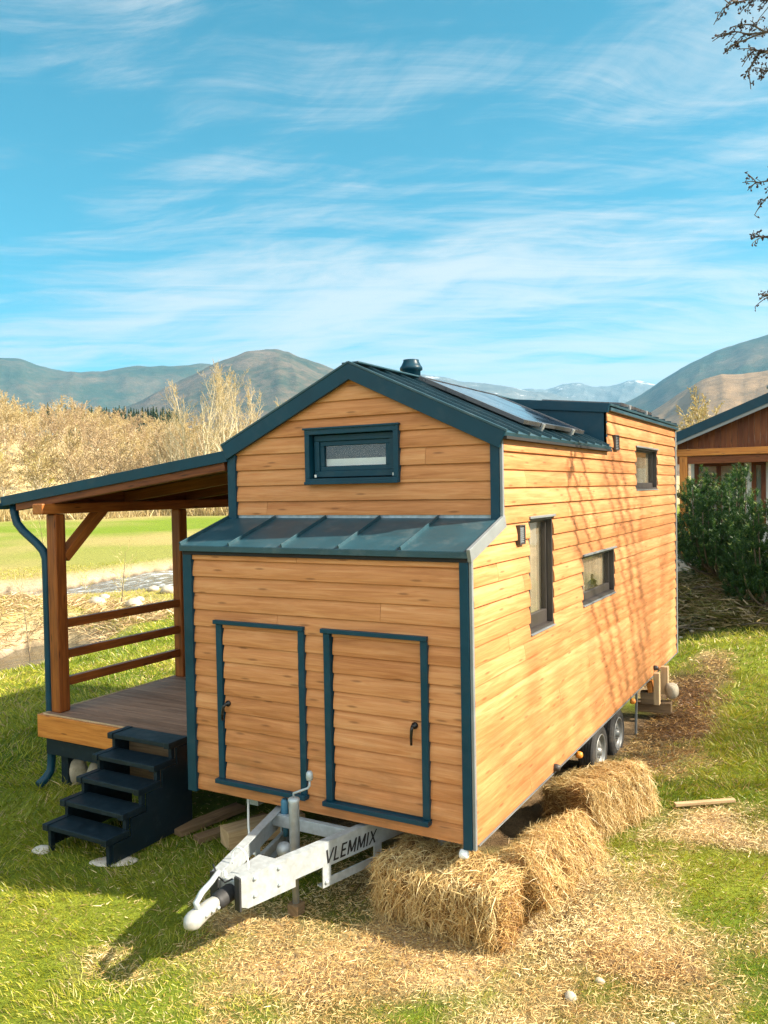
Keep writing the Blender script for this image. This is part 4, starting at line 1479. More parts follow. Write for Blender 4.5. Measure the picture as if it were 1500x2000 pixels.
# gutter and downpipe
mb = MB()
GX, GZ = -5.655, 2.355
prev = None
secs = []
for y in (RY0 - .03, RY1):
    secs.append([(GX + .062 * math.cos(math.pi + math.pi * k / 10), y, GZ + .062 * math.sin(math.pi + math.pi * k / 10)) for k in range(11)])
for k in range(10):
    mb.poly([secs[0][k], secs[0][k + 1], secs[1][k + 1], secs[1][k]], smooth=True)
mb.poly(secs[0] + [(GX + .062, RY0 - .03, GZ), (GX - .062, RY0 - .03, GZ)][:0])
g = mb.build('gutter', M['trim'], porch)
sm_ = g.modifiers.new('thick', 'SOLIDIFY')
sm_.thickness = .006
mb = MB()
dpx, dpy = -5.01, .60
mb.tube([(-5.52, .62, 2.335), (-5.50, .615, 2.22), (-5.46, .61, 2.14), (-5.36, .605, 2.06), (-5.14, .60, 1.93), (-5.05, .60, 1.86), (dpx, .60, 1.78), (dpx, .60, 1.4), (dpx, .60, -.30), (dpx, .585, -.42), (dpx - .01, .53, -.49), (dpx - .02, .45, -.54)],
        [.046, .043, .043, .043, .043, .043, .043, .041, .043, .043, .045, .048], 16)
mb.build('downpipe', M['trim'], porch)

# ------------------------------------------------------------------ steps up to the deck
steps = root('steps', (-3.33, -.15, -.58), 'black painted wooden steps of five treads leading to the deck', 'steps')
SX0, SX1 = -3.71, -2.97
tz = [.238 - .146 * k for k in range(5)]
ty = [.20 - .180 * k for k in range(5)]
for k in range(5):
    z, y = tz[k], ty[k]
    mb = MB()
    mb.box(SX0 + .05, SX1 - .05, y, y + .25, z - .042, z)
    t = mb.build('tread', M['black'], steps, 0.005)
    for x in (SX0 - .01, SX1 - .052):
        mb = MB()
        mb.box(x, x + .062, y - .012, y + .245, z - .048, z + .006)
        mb.build('end_cleat', M['black'], t, 0.005)
    zl = tz[k + 1] + .007 if k < 4 else -.585
    for x in (SX0 + .005, SX1 - .040):
        mb = MB()
        mb.box(x, x + .036, y + .03, y + .075, zl, z - .049)
        mb.build('support', M['black'], t, 0.004)
for x in (SX1 - .005, SX0 - .018):
    mb = MB()
    poly = [(ty[4] + .06, -.55), (ty[4] + .06, tz[4] - .055)]
    for k in range(4, 0, -1):
        poly += [(ty[k - 1] + .08, tz[k] - .055), (ty[k - 1] + .08, tz[k - 1] - .055)]
    poly += [(.455, tz[0] - .055), (.455, -.55)]
    a = [(x, p[0], p[1]) for p in poly]
    b = [(x + .022, p[0], p[1]) for p in poly]
    mb.poly(a)
    mb.poly(list(reversed(b)))
    for i in range(len(a)):
        j = (i + 1) % len(a)
        mb.poly([a[i], b[i], b[j], a[j]])
    mb.build('stringer', M['black'], steps)
mb = MB()
mb.box(SX0 + .01, SX1 - .01, .43, .452, -.30, .18)
mb.build('back_board', M['rawdark'], steps)


# ------------------------------------------------------------------ stones, slabs, timber
def rock_mesh(name, c, r, seed, mat, n=3, amp=.28):
    bm = bmesh.new()
    bmesh.ops.create_icosphere(bm, subdivisions=n, radius=1)
    rs = np.random.RandomState(seed)
    dirs = rs.normal(size=(9, 3))
    dirs /= np.linalg.norm(dirs, axis=1, keepdims=True)
    for v in bm.verts:
        p = np.array(v.co)
        k = 1.0
        for d in dirs:                                     # chop with random planes: a broken stone
            q = p @ d
            lim = .74 + .16 * ((d[0] * 7.3) % 1)
            if q > lim: p = p - d * (q - lim) * .9
        k += amp * .35 * (float(vnoise(p[0] * 2 + p[2], p[1] * 2 - p[2], .6, seed, 3)) - .5)
        v.co = Vector((p[0] * r[0] * k, p[1] * r[1] * k, p[2] * r[2] * k))
    me = bpy.data.meshes.new(name)
    bm.to_mesh(me)
    bm.free()
    me.polygons.foreach_set('use_smooth', [True] * len(me.polygons))
    o = link(name, me, mat)
    o.location = c
    return o


for (c, r, sd, lab) in (((-4.83, .76, -.44), (.13, .12, .17), 1, 'tall pale boulder propped under the deck corner'),
                        ((-4.80, .74, -.235), (.085, .08, .05), 2, 'small flat stone on top of the boulder under the deck'),
                        ((-4.56, .78, -.45), (.10, .11, .14), 3, 'rounded stone beside the boulder under the deck'),
                        ((-4.35, .95, -.50), (.10, .11, .10), 4, 'low dark stone deep under the deck beside the steps')):
    tag(rock_mesh('stone', c, r, sd, M['stone']), lab, 'stone', 'stones under the deck')
for (c, r, sd, lab) in (((-3.03, -.40, -.575), (.21, .10, .028), 11, 'flat pale slab under the right foot of the steps'),
                        ((-3.76, -.50, -.580), (.09, .09, .03), 12, 'small pale slab under the left foot of the steps')):
    o = tag(rock_mesh('slab', c, r, sd, M['slab']), lab, 'slab')
    o.rotation_euler = (0, 0, .5)


def timber(a, b, w, h, mat, label, name='timber_plank', cat='plank', up=(0, 0, 1), group=None):
    mb = MB()
    mb.bar(a, b, w, h, up)
    o = mb.build(name, M[mat], None, 0.004)
    c = sum((Vector(v.co) for v in o.data.vertices), Vector()) / len(o.data.vertices)
    o.data.transform(Matrix.Translation(-c))
    o.location = c
    return tag(o, label, cat, group)


timber((-2.93, .22, -.545), (-2.78, .92, -.53), .15, .05, 'rawdark', 'grey weathered plank lying under the house next to the steps')
timber((-2.68, .20, -.55), (-2.42, .86, -.54), .12, .05, 'rawdark', 'thin brown plank lying between the grey plank and the sawn beam')
timber((-2.40, .24, -.50), (-2.05, .86, -.49), .20, .15, 'rawwood', 'thick freshly sawn beam end lying under the house', 'timber_beam', 'beam')
timber((-.22, 5.88, -.45), (.20, 5.92, -.44), .18, .13, 'rawdark', 'thick horizontal sleeper under the rear of the house', 'timber_block', 'timber block')
timber((-.14, 5.72, -.30), (.02, 5.74, -.29), .16, .15, 'rawdark', 'dark block stacked on the sleeper under the house', 'timber_block', 'timber block')
timber((.06, 5.72, -.375), (.06, 5.72, .03), .07, .09, 'rawwood', 'pale upright prop standing on the sleeper', 'timber_block', 'timber block', (0, 1, 0))
timber((.10, 6.02, -.30), (.10, 6.02, .06), .09, .10, 'rawwood', 'pale short post behind the upright prop at the rear', 'timber_block', 'timber block', (0, 1, 0))
timber((-.05, 5.74, -.16), (.005, 5.74, -.15), .18, .13, 'fascia_wood', 'bright orange wood wedge beside the upright prop', 'timber_block', 'timber block')
tag(rock_mesh('stone', (.19, 5.98, -.24), (.09, .11, .115), 5, M['stone']), 'round pale stone leaning on the rear prop', 'stone')
timber((-.06, 5.05, -.60), (-.03, 4.98, -.02), .025, .03, 'flash', 'thin pale metal stay behind the rear wheel', 'metal_stay', 'metal stay', (0, 1, 0))
timber((.80, 2.78, -.53), (1.28, 3.06, -.50), .05, .03, 'rawwood', 'thin pale board lying in the grass beside the bales', 'timber_plank', 'plank')
for (u, v, D, r, sd, lab) in ((1340, 1890, 4.35, (.055, .05, .03), 21, 'pale stone in the grass near the lower right corner'),
                              (1112, 1797, 4.9, (.04, .035, .03), 22, 'small pale stone in the straw below the middle bale'),
                              (1310, 1790, 4.75, (.035, .03, .025), 23, 'little stone on the bare ground right of the bales'),
                              (1170, 1755, 5.1, (.035, .03, .02), 24, 'little flat stone in front of the far bale')):
    p = at(u, v, D)
    z = H(p[0], p[1])
    tag(rock_mesh('stone', (p[0], p[1], z + r[2] * .35), r, sd, M['stone'], 2), lab, 'stone')


# ------------------------------------------------------------------ straw bales
def bale(c, yaw, roll, dims, seed, label, pitch=0.0):
    L, Wd, Ht = dims
    rs = np.random.RandomState(seed)
    Rm = np.array(Matrix.Rotation(yaw, 3, 'Z') @ Matrix.Rotation(pitch, 3, 'Y') @ Matrix.Rotation(roll, 3, 'X'))
    hx, hy, hz_ = L / 2, Wd / 2, Ht / 2

    def surf(p, want_n=False):
        """rounded, lumpy box"""
        q = p.copy()
        r = .085
        h = np.array([hx, hy, hz_])
        core = np.clip(q, -(h - r), h - r)
        d = q - core
        ln = np.linalg.norm(d, axis=1, keepdims=True)
        n = d / np.maximum(ln, 1e-6)
        q = core + n * r
        flake = np.abs(((q[:, 0] / .17 + .3 * vnoise(q[:, 1], q[:, 2], .3, seed)) % 1.0) - .5)       # flakes the baler pressed
        lump = (vnoise(q[:, 0] * 1.0 + q[:, 2] * .7, q[:, 1] + q[:, 2], .22, seed, 3) - .5) * .075 - .040 * sstep(.36, .5, flake)
        tie = np.exp(-((np.abs(q[:, 0]) - L * .20) / .018) ** 2) * .022
        q = q + n * (lump - tie)[:, None]
        return (q, n) if want_n else q
    # body
    n_ = 26
    V, Q = [], []
    for ax in range(3):
        for s in (-1, 1):
            a = np.linspace(-1, 1, n_)
            A, B = np.meshgrid(a, a)
            p = np.zeros((n_ * n_, 3))
            o1, o2 = [(1, 2), (2, 0), (0, 1)][ax]
            h = (hx, hy, hz_)
            p[:, ax] = s * h[ax]
            p[:, o1] = A.ravel() * h[o1]
            p[:, o2] = B.ravel() * h[o2]
            b = sum(len(v) for v in V)
            V.append(surf(p))
            i, j = np.meshgrid(np.arange(n_ - 1), np.arange(n_ - 1), indexing='ij')
            q = np.stack([i * n_ + j, i * n_ + j + 1, (i + 1) * n_ + j + 1, (i + 1) * n_ + j], -1).reshape(-1, 4) + b
            Q.append(q if s > 0 else q[:, ::-1])
    V = np.vstack(V) * .985
    rt = root('straw_bale', c, label, 'straw bale', 'straw bales around the house corner')
    me = np_mesh('core', V @ Rm.T, np.vstack(Q), None, None, None, True)
    bo = link('core', me, M['strawbody'], rt)
    # straw
    N = 15000
    face = rs.choice(6, N, p=[.12, .12, .15, .23, .08, .30])          # -x +x -y +y -z +z
    face = rs.choice(6, N, p=[.14, .14, .24, .16, .04, .28])
    u = rs.uniform(-1, 1, (N, 3)) * np.array([hx, hy, hz_])
    ax = face // 2
    sg = np.where(face % 2 == 0, -1.0, 1.0)
    u[np.arange(N), ax] = sg * np.array([hx, hy, hz_])[ax]
    P, nrm = surf(u, True)
    t = np.zeros((N, 3))
    t[ax == 0, 1] = 1
    t[ax == 1, 2] = 1
    t[ax == 2, 1] = 1
    t += rs.normal(size=(N, 3)) * np.array([.75, .45, .45])
    t -= nrm * np.sum(t * nrm, 1, keepdims=True)
    t /= np.linalg.norm(t, axis=1, keepdims=True)
    t *= rs.choice([-1, 1], N)[:, None]
    ln = .025 + .15 * rs.beta(1.3, 2.2, N)
    loose = rs.rand(N) ** 4
    D = t * ln[:, None] + nrm * (loose * .09 + .004)[:, None]
    P = P - t * ln[:, None] * .35 + nrm * rs.uniform(-.006, .006, N)[:, None]
    P = P @ Rm.T
    D = D @ Rm.T
    bend = rs.normal(size=(N, 3)) * (ln * .10)[:, None]
    bend[:, 2] -= loose * .05
    clump = vnoise(P[:, 0] * 3 + P[:, 2] * 2, P[:, 1] * 3 + P[:, 2], .35, seed + 2, 3)
    rnd = np.clip(rs.beta(2.2, 1.6, N) * .75 + (clump - .5) * .5 + .12 - .30 * (ax == 0), 0, 1)  # bale ends coloured darker to deepen the shade on them
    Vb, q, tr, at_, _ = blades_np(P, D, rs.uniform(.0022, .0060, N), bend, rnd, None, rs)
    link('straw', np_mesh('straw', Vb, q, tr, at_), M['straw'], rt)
    # twine
    for s in (-1, 1):
        pts = []
        for k in range(33):
            a = 2 * math.pi * k / 32
            p = np.array([[s * L * .20, math.copysign(min(abs(math.cos(a)) * 1.45, 1), math.cos(a)) * hy, math.copysign(min(abs(math.sin(a)) * 1.45, 1), math.sin(a)) * hz_]])
            pts.append(tuple((surf(p)[0] * 1.012) @ Rm.T + np.array(c)))
        mb = MB()
        mb.tube(pts, .0042, 5, False)
        mb.build('twine', M['twine'], rt)


bale((-.21, .06, -.385), RAD(-5), RAD(3), (1.00, .52, .43), 71, 'front bale lying under the house corner beside the drawbar', RAD(1))
bale((.24, .72, -.365), RAD(82), RAD(-33), (1.04, .50, .40), 72, 'middle bale leaning tilted against the long side wall')
bale((.27, 2.16, -.36), RAD(72), RAD(-12), (.96, .54, .45), 73, 'far bale standing in front of the wheels')


# ------------------------------------------------------------------ grass and straw litter
def in_house(x, y):
    return ((x > -2.45) & (x < -.05) & (y > .25) & (y < LEN)) | ((x > PX0 + .1) & (x < PX1) & (y > .65) & (y < PY1))


def build_grass():
    rs = np.random.RandomState(5)
    N = 600000
    az = rs.uniform(RAD(-32), RAD(84), N)
    r = np.exp(rs.uniform(math.log(3.2), math.log(48), N))
    x, y = CAM[0] - np.sin(az) * r, CAM[1] + np.cos(az) * r
    keep = ~in_house(x, y)
    dry = dryness(x, y)
    keep &= rs.rand(N) > np.clip(dry * 1.15, 0, .985)
    d1, d2 = pdist(x, y, RIV1), pdist(x, y, RIV2)
    z = height(x, y)
    keep &= (z > WATER_Z + .22) & ((d1 > RW1 + 3.0) & (d2 > RW2 + 1.0) | (rs.rand(N) < .06))
    x, y, r, dry, z = x[keep], y[keep], r[keep], dry[keep], z[keep]
    n = len(x)
    sc = np.clip(r / 5.5, .85, 3.4)
    tall = vnoise(x, y, .45, 71, 3)
    tuft = vnoise(x, y, .16, 77, 2)
    ln = (.020 + .055 * tall * tuft * 2.0) * rs.uniform(.5, 1.4, n) * np.clip(sc, .9, 1.9) * (1 - .35 * dry)
    a = rs.uniform(0, 2 * math.pi, n) * .6 + vnoise(x, y, .8, 79, 2) * 7
    lean = rs.uniform(.1, 1.1, n)
    D = np.stack([np.cos(a) * lean, np.sin(a) * lean, np.ones(n)], 1)
    D /= np.linalg.norm(D, axis=1, keepdims=True)
    D *= ln[:, None]
    bend = np.stack([np.cos(a), np.sin(a), -.5 * np.ones(n)], 1) * (ln * rs.uniform(.1, .5, n))[:, None]
    P = np.stack([x, y, z - .005], 1)
    m = np.clip((vnoise(x, y, 1.5, 81, 4) - .30) * 2.2, 0, 1)
    v = rs.rand(n)
    green = np.array([.060, .140, .008])
    lime = np.array([.335, .335, .016])
    yel = np.array([.44, .40, .06])
    strawc = np.array([.52, .38, .17])
    far = sstep(14.5, 18, -x)
    k = np.clip(m * .75 + v * .42 + dry * .30 + far * .3, 0, 1)[:, None]
    c = green + (lime - green) * np.clip(k * 1.8, 0, 1)
    c = c + (yel - c) * np.clip((k - .48) * 2.2, 0, .9)
    isdry = rs.rand(n) < (.08 + .45 * dry + .20 * m)
    c[isdry] = strawc * rs.uniform(.55, 1.15, (isdry.sum(), 1))
    c *= rs.uniform(.75, 1.2, (n, 1))
    V, q, t, _, cc = blades_np(P, D, .0042 * sc * rs.uniform(.7, 1.4, n), bend, None, c, rs)
    o = link('grass', np_mesh('grass', V, q, t, None, cc), M['grass'])
    tag(o, 'short spring grass with yellow and green patches', 'grass', None, 'stuff')


def build_litter():
    rs = np.random.RandomState(8)
    N = 640000
    az = rs.uniform(RAD(-22), RAD(50), N)
    r = np.exp(rs.uniform(math.log(3.2), math.log(17), N))
    x, y = CAM[0] - np.sin(az) * r, CAM[1] + np.cos(az) * r
    dry = dryness(x, y)
    keep = (rs.rand(N) < np.clip(dry * .9 + .03, 0, 1)) & ~((x > -2.45) & (x < -.05) & (y > .8) & (y < LEN))
    x, y, r, dry = x[keep], y[keep], r[keep], dry[keep]
    n = len(x)
    sc = np.clip(r / 5.5, .85, 2.2)
    a = rs.uniform(0, 2 * math.pi, n)
    el = np.abs(rs.normal(0, .28, n))
    ln = (.012 + .075 * rs.beta(1.2, 2.6, n)) * sc ** .5
    D = np.stack([np.cos(a) * np.cos(el), np.sin(a) * np.cos(el), np.sin(el)], 1) * ln[:, None]
    P = np.stack([x, y, height(x, y) + rs.uniform(.0, .018, n)], 1)
    bend = rs.normal(size=(n, 3)) * (ln * .12)[:, None]
    dirt = np.clip(1 - np.hypot((x - 0.3) / 0.9, (y - 6.0) / 4.2), 0, 1)
    rnd = np.clip(rs.beta(2, 1.7, n) * .8 + (vnoise(x, y, .4, 91, 3) - .5) * .7 + .16 - dirt * .7, 0, 1)
    V, q, t, at_, _ = blades_np(P, D, .0034 * sc * rs.uniform(.5, 1.5, n), bend, rnd, None, rs)
    o = link('straw_litter', np_mesh('straw_litter', V, q, t, at_), M['straw'])
    tag(o, 'loose straw scattered over the ground around the bales', 'straw', None, 'stuff')


build_grass()
build_litter()


# ------------------------------------------------------------------ trees
class Tree:
    def __init__(s, seed):
        s.rs = random.Random(seed)
        s.mb = MB()
        s.tw = []      # base, tip offset, width, rnd

    def grow(s, p, d, L, r, depth, opt):
        rs = s.rs
        n = opt['segs'][depth]
        pts, rad = [p], [r]
        d = d.normalized()
        for i in range(n):
            d = (d + Vector((rs.gauss(0, 1), rs.gauss(0, 1), rs.gauss(0, 1))) * opt['wig'][depth] + Vector((0, 0, opt['up'][depth]))).normalized()
            p = p + d * (L / n)
            pts.append(p)
            rad.append(max(r * (1 - .88 * (i + 1) / n), opt['rmin']))
        if r >= opt['tube_min']:
            s.mb.tube(pts, rad, 7 if r > .08 else 5, False)
        else:
            for a, b, ra in zip(pts[:-1], pts[1:], rad[:-1]):
                s.tw.append((a, b - a, max(ra * 2, opt['wmin']), rs.random()))
        if depth + 1 < len(opt['segs']):
            k = opt['kids'][depth]
            for j in range(k):
                t = opt['start'][depth] + (1 - opt['start'][depth]) * (j + rs.random()) / k
                q = t * n
                i = min(int(q), n - 1)
                bp = pts[i].lerp(pts[i + 1], q - i)
                bd = (pts[i + 1] - pts[i]).normalized()
                s_ = bd.orthogonal().normalized()
                s_ = Matrix.Rotation(rs.uniform(0, 2 * math.pi), 3, bd) @ s_
                ang = opt['ang'][depth] * rs.uniform(.7, 1.25)
                cdv = bd * math.cos(ang) + s_ * math.sin(ang)
                s.grow(bp, cdv, L * opt['ratio'][depth] * (1.15 - .6 * t) * rs.uniform(.75, 1.25), max(rad[i] * opt['rr'], opt['rmin']), depth + 1, opt)

    def twig_mesh(s, name):
        P = np.array([t[0] for t in s.tw])
        D = np.array([t[1] for t in s.tw])
        Wd = np.array([t[2] for t in s.tw])
        rn = np.array([t[3] for t in s.tw])
        V, q, t, a, _ = blades_np(P, D, Wd, D * 0, rn)
        return np_mesh(name, V, q, t, a)


FAR = dict(segs=[6, 4, 3, 2], wig=[.05, .16, .2, .25], up=[.03, .10, .10, .05], kids=[16, 8, 9], start=[.22, .2, .1], ang=[.75, .7, .6],
           ratio=[.48, .46, .5], rr=.55, tube_min=.035, rmin=.010, wmin=.10)
TALL = dict(segs=[9, 5, 4, 3], wig=[.04, .12, .18, .2], up=[.05, .16, .12, .08], kids=[24, 8, 7], start=[.18, .15, .1], ang=[.55, .55, .55],
            ratio=[.36, .42, .45], rr=.5, tube_min=.018, rmin=.006, wmin=.04)
NEAR = dict(segs=[10, 7, 5, 4, 3], wig=[.05, .13, .17, .2, .25], up=[.03, .07, .05, .02, 0], kids=[12, 7, 6, 2], start=[.25, .2, .15, .15], ang=[.85, .75, .7, .6],
            ratio=[.46, .48, .48, .5], rr=.5, tube_min=.007, rmin=.0025, wmin=.005)


def tree_mesh(seed, h, r, opt, name):
    t = Tree(seed)
    t.grow(Vector((0, 0, -.2)), Vector((t.rs.uniform(-.05, .05), t.rs.uniform(-.05, .05), 1)), h, r, 0, opt)
    return t


# wooded slope beyond the meadow: single trees, copied
def forest():
    rs = random.Random(12)
    protos = []
    for i, (tm, h) in enumerate((('twig', 11), ('twigp', 10), ('twigy', 9.5), ('twig', 12.5), ('twigp', 12))):
        t = tree_mesh(100 + i, h, .20, FAR, 'bare_tree')
        trunk = t.mb.build('bare_tree', M['paletree'])
        tw = t.twig_mesh('crown')
        crown = link('crown', tw, M[tm], trunk)
        protos.append((trunk, crown, tm))
    used = set()
    spots = []
    for row in range(15):
        r = 152 + row * 12.5
        a = 33.0
        while a < 60:
            spots.append((r + rs.uniform(-5, 5), a))
            a += math.degrees((6.9 + row * .12) / r) * rs.uniform(.75, 1.3)
    spots = spots[:290]
    lab = {'twig': 'pale buff leafless tree in the wood beyond the meadow', 'twigp': 'pinkish grey leafless tree in the wood beyond the meadow',
           'twigy': 'yellow budding tree in the wood beyond the meadow'}
    for r, a in spots:
        k = rs.choices(range(5), [4, 3, 1.1, 3, 3])[0]
        T0, C0, tm = protos[k]
        if k in used:
            o = T0.copy()
            COL.objects.link(o)
            c = C0.copy()
            COL.objects.link(c)
            c.parent = o
        else:
            o = T0
            used.add(k)
        x, y = CAM[0] - math.sin(RAD(a)) * r, CAM[1] + math.cos(RAD(a)) * r
        s = rs.uniform(.78, 1.15)
        o.location = (x, y, H(x, y))
        o.rotation_euler = (0, 0, rs.uniform(0, 6.28))
        o.scale = (s * 1.15, s * 1.15, s)
        tag(o, lab[tm], 'tree', lab[tm].split(' in the')[0] + 's of the wooded slope')


forest()


def undergrowth():
    rs = np.random.RandomState(66)
    N = 60000
    a = np.radians(rs.uniform(32, 61, N))
    r = 138 + 60 * rs.beta(1.0, 2.2, N)
    x, y = CAM[0] - np.sin(a) * r, CAM[1] + np.cos(a) * r
    k = rs.rand(N) < sstep(.25, .6, vnoise(x, y, 9, 3, 3) + (r - 142) / 60)
    x, y, r = x[k], y[k], r[k]
    n = len(x)
    L = rs.uniform(.5, 2.6, n) * (.5 + vnoise(x, y, 6, 4, 2))
    D = np.stack([rs.normal(0, .4, n), rs.normal(0, .4, n), np.ones(n)], 1) * L[:, None]
    V, q, t, at_, _ = blades_np(np.stack([x, y, height(x, y)], 1), D, rs.uniform(.05, .14, n), rs.normal(size=(n, 3)) * .15, rs.rand(n), None, rs)
    tag(link('undergrowth', np_mesh('undergrowth', V, q, t, at_), M['twig']), 'pale dry undergrowth along the foot of the leafless wood', 'undergrowth', None, 'stuff')


undergrowth()


def tall_trees():
    protos = []
    for i in range(3):
        t = tree_mesh(200 + i, 20, .34, TALL, 'tall_bare_tree')
        protos.append((t.mb.build('trunk', M['paletree']), link('crown', t.twig_mesh('crown'), M['twig'])))
    data = [(340, 812, 150), (372, 770, 146), (398, 752, 141), (425, 742, 147), (447, 738, 140), (476, 752, 144), (505, 772, 149), (530, 800, 145), (310, 850, 152)]
    for i, (u, v, D) in enumerate(data):
        p = at(u, 1000, D)
        z = H(p[0], p[1])
        top = at(u, v, D)[2]
        s = (top - z) / 20.5
        rt = root('tall_bare_tree', (p[0], p[1], z), 'tall pale leafless tree with fine upright twigs standing behind the porch roof', 'tree', 'tall leafless trees at the meadow edge')
        for o in protos[i % 3]:
            c = o.copy()
            COL.objects.link(c)
            c.parent = rt
        rt.scale = (s, s, s)
        rt.rotation_euler = (0, 0, i * 1.3)
    for a, b in protos:
        bpy.data.objects.remove(a)
        bpy.data.objects.remove(b)
    t = tree_mesh(231, 9, .2, FAR, 'bare_tree')
    p = at(1352, 850, 62)
    z = p[2] - 4.5
    rt = root('bare_tree', (p[0], p[1], z), 'pale yellow leafless tree top showing above the chalet eave', 'tree')
    OFF[rt.name] = Vector((0, 0, 0))
    t.mb.build('trunk', M['paletree'], rt)
    link('crown', t.twig_mesh('crown'), M['twig'], rt)
    s = (at(1352, 797, 62)[2] - z) / 9.0
    rt.scale = (s, s, s)


tall_trees()


def conifers():
    rs = random.Random(4)
    P, D, Wd = [], [], []
    h = 14.0
    for k in range(900):
        t = rs.random() ** .8
        z = 1.2 + t * (h - 1.2)
        R_ = (1 - t) ** .85 * 2.7 + .1
        a = rs.uniform(0, 6.283)
        P.append((0, 0, z))
        D.append((math.cos(a) * R_ * rs.uniform(.7, 1.1), math.sin(a) * R_ * rs.uniform(.7, 1.1), -R_ * .35 + .2))
        Wd.append(.55 * (1 - t) + .18)
    V, q, t, a, _ = blades_np(np.array(P), np.array(D), np.array(Wd), np.zeros((900, 3)), np.array([rs.random() for _ in P]))
    me = np_mesh('conifer', V, q, t, a)
    mb = MB()
    mb.tube([(0, 0, -.5), (0, 0, 13.9)], [.2, .03], 6, False)
    stem0 = mb.build('trunk', M['bark'])
    n = 0

    def put(u, v, D, lab, grp, hs=None):
        p = at(u, v, D)
        zg = H(p[0], p[1])
        s = hs or max(.35, (p[2] - zg) / 14.0)
        o = bpy.data.objects.new('conifer', me)
        COL.objects.link(o)
        o.location = (p[0], p[1], p[2] - 14.0 * s)
        o.scale = (s, s, s)
        o.rotation_euler = (0, 0, rs.uniform(0, 6))
        c = stem0.copy()
        COL.objects.link(c)
        c.parent = o
        tag(o, lab, 'conifer', grp)
    me.materials.append(M['conifer'])
    put(93, 786, 300, 'left of the two lone dark spruces on the ridge of the wood', None, .55)
    put(114, 789, 300, 'right of the two lone dark spruces on the ridge of the wood', None, .62)
    for k in range(46):
        u = 128 + (k * 222 / 46) + rs.uniform(-3, 3)
        v = 791 + 6 * abs(math.sin(k * 1.7)) + rs.uniform(-2, 4) + (k / 46) * 2
        put(u, v, 420 + rs.uniform(-25, 40), 'dark spruce in the evergreen belt behind the leafless wood', 'spruces of the evergreen belt', rs.uniform(1.15, 1.6))
    bpy.data.objects.remove(stem0)


conifers()


def bare_shadow_trees():
    """leafless alders to the right; their twigs reach into the frame and their shadows cross the long wall"""
    spec = [((13.0, 5.5), 14.0, .06, 301, 'slim leafless alder to the right of the house'),
            ((12.4, 7.9), 14.5, .10, 302, 'forked leafless alder behind the slim one'),
            ((11.6, 6.9), 12.0, .06, 303, 'thin leaning leafless alder between two larger ones'),
            ((14.5, 9.9), 16.0, .12, 304, 'large leafless alder farthest from the house'),
            ((15.6, 8.1), 14.5, .07, 305, 'leafless alder nearest the camera side of the group'),
            ((15.6, 9.4), 16.0, .08, 306, 'tall leafless alder at the back of the group'),
            ((12.6, 9.9), 14.0, .07, 307, 'leafless alder beside the chalet path'),
            ((16.0, 11.2), 16.0, .10, 308, 'leafless alder behind the chalet side of the group'),
            ((17.2, 9.9), 17.0, .09, 309, 'leafless alder with a straight thin stem at the back'),
            ((13.6, 9.0), 14.0, .07, 310, 'thin leafless alder in the middle of the group'),
            ((17.8, 12.3), 18.0, .11, 311, 'leafless alder in the far corner of the group')]
    for (x, y), h, r, sd, lab in spec:
        t = tree_mesh(sd, h, r, NEAR, 'bare_alder')
        z = H(x, y)
        rt = root('bare_alder', (x, y, z), lab, 'tree', 'leafless alders right of the house')
        OFF[rt.name] = Vector((0, 0, 0))
        t.mb.build('trunk', M['bark'], rt)
        link('crown', t.twig_mesh('crown'), plain_twig, rt)


plain_twig = blade_mat('dark_twigs', [(0, (.05, .035, .028)), (1, (.11, .08, .06))], 0.05)
bare_shadow_trees()


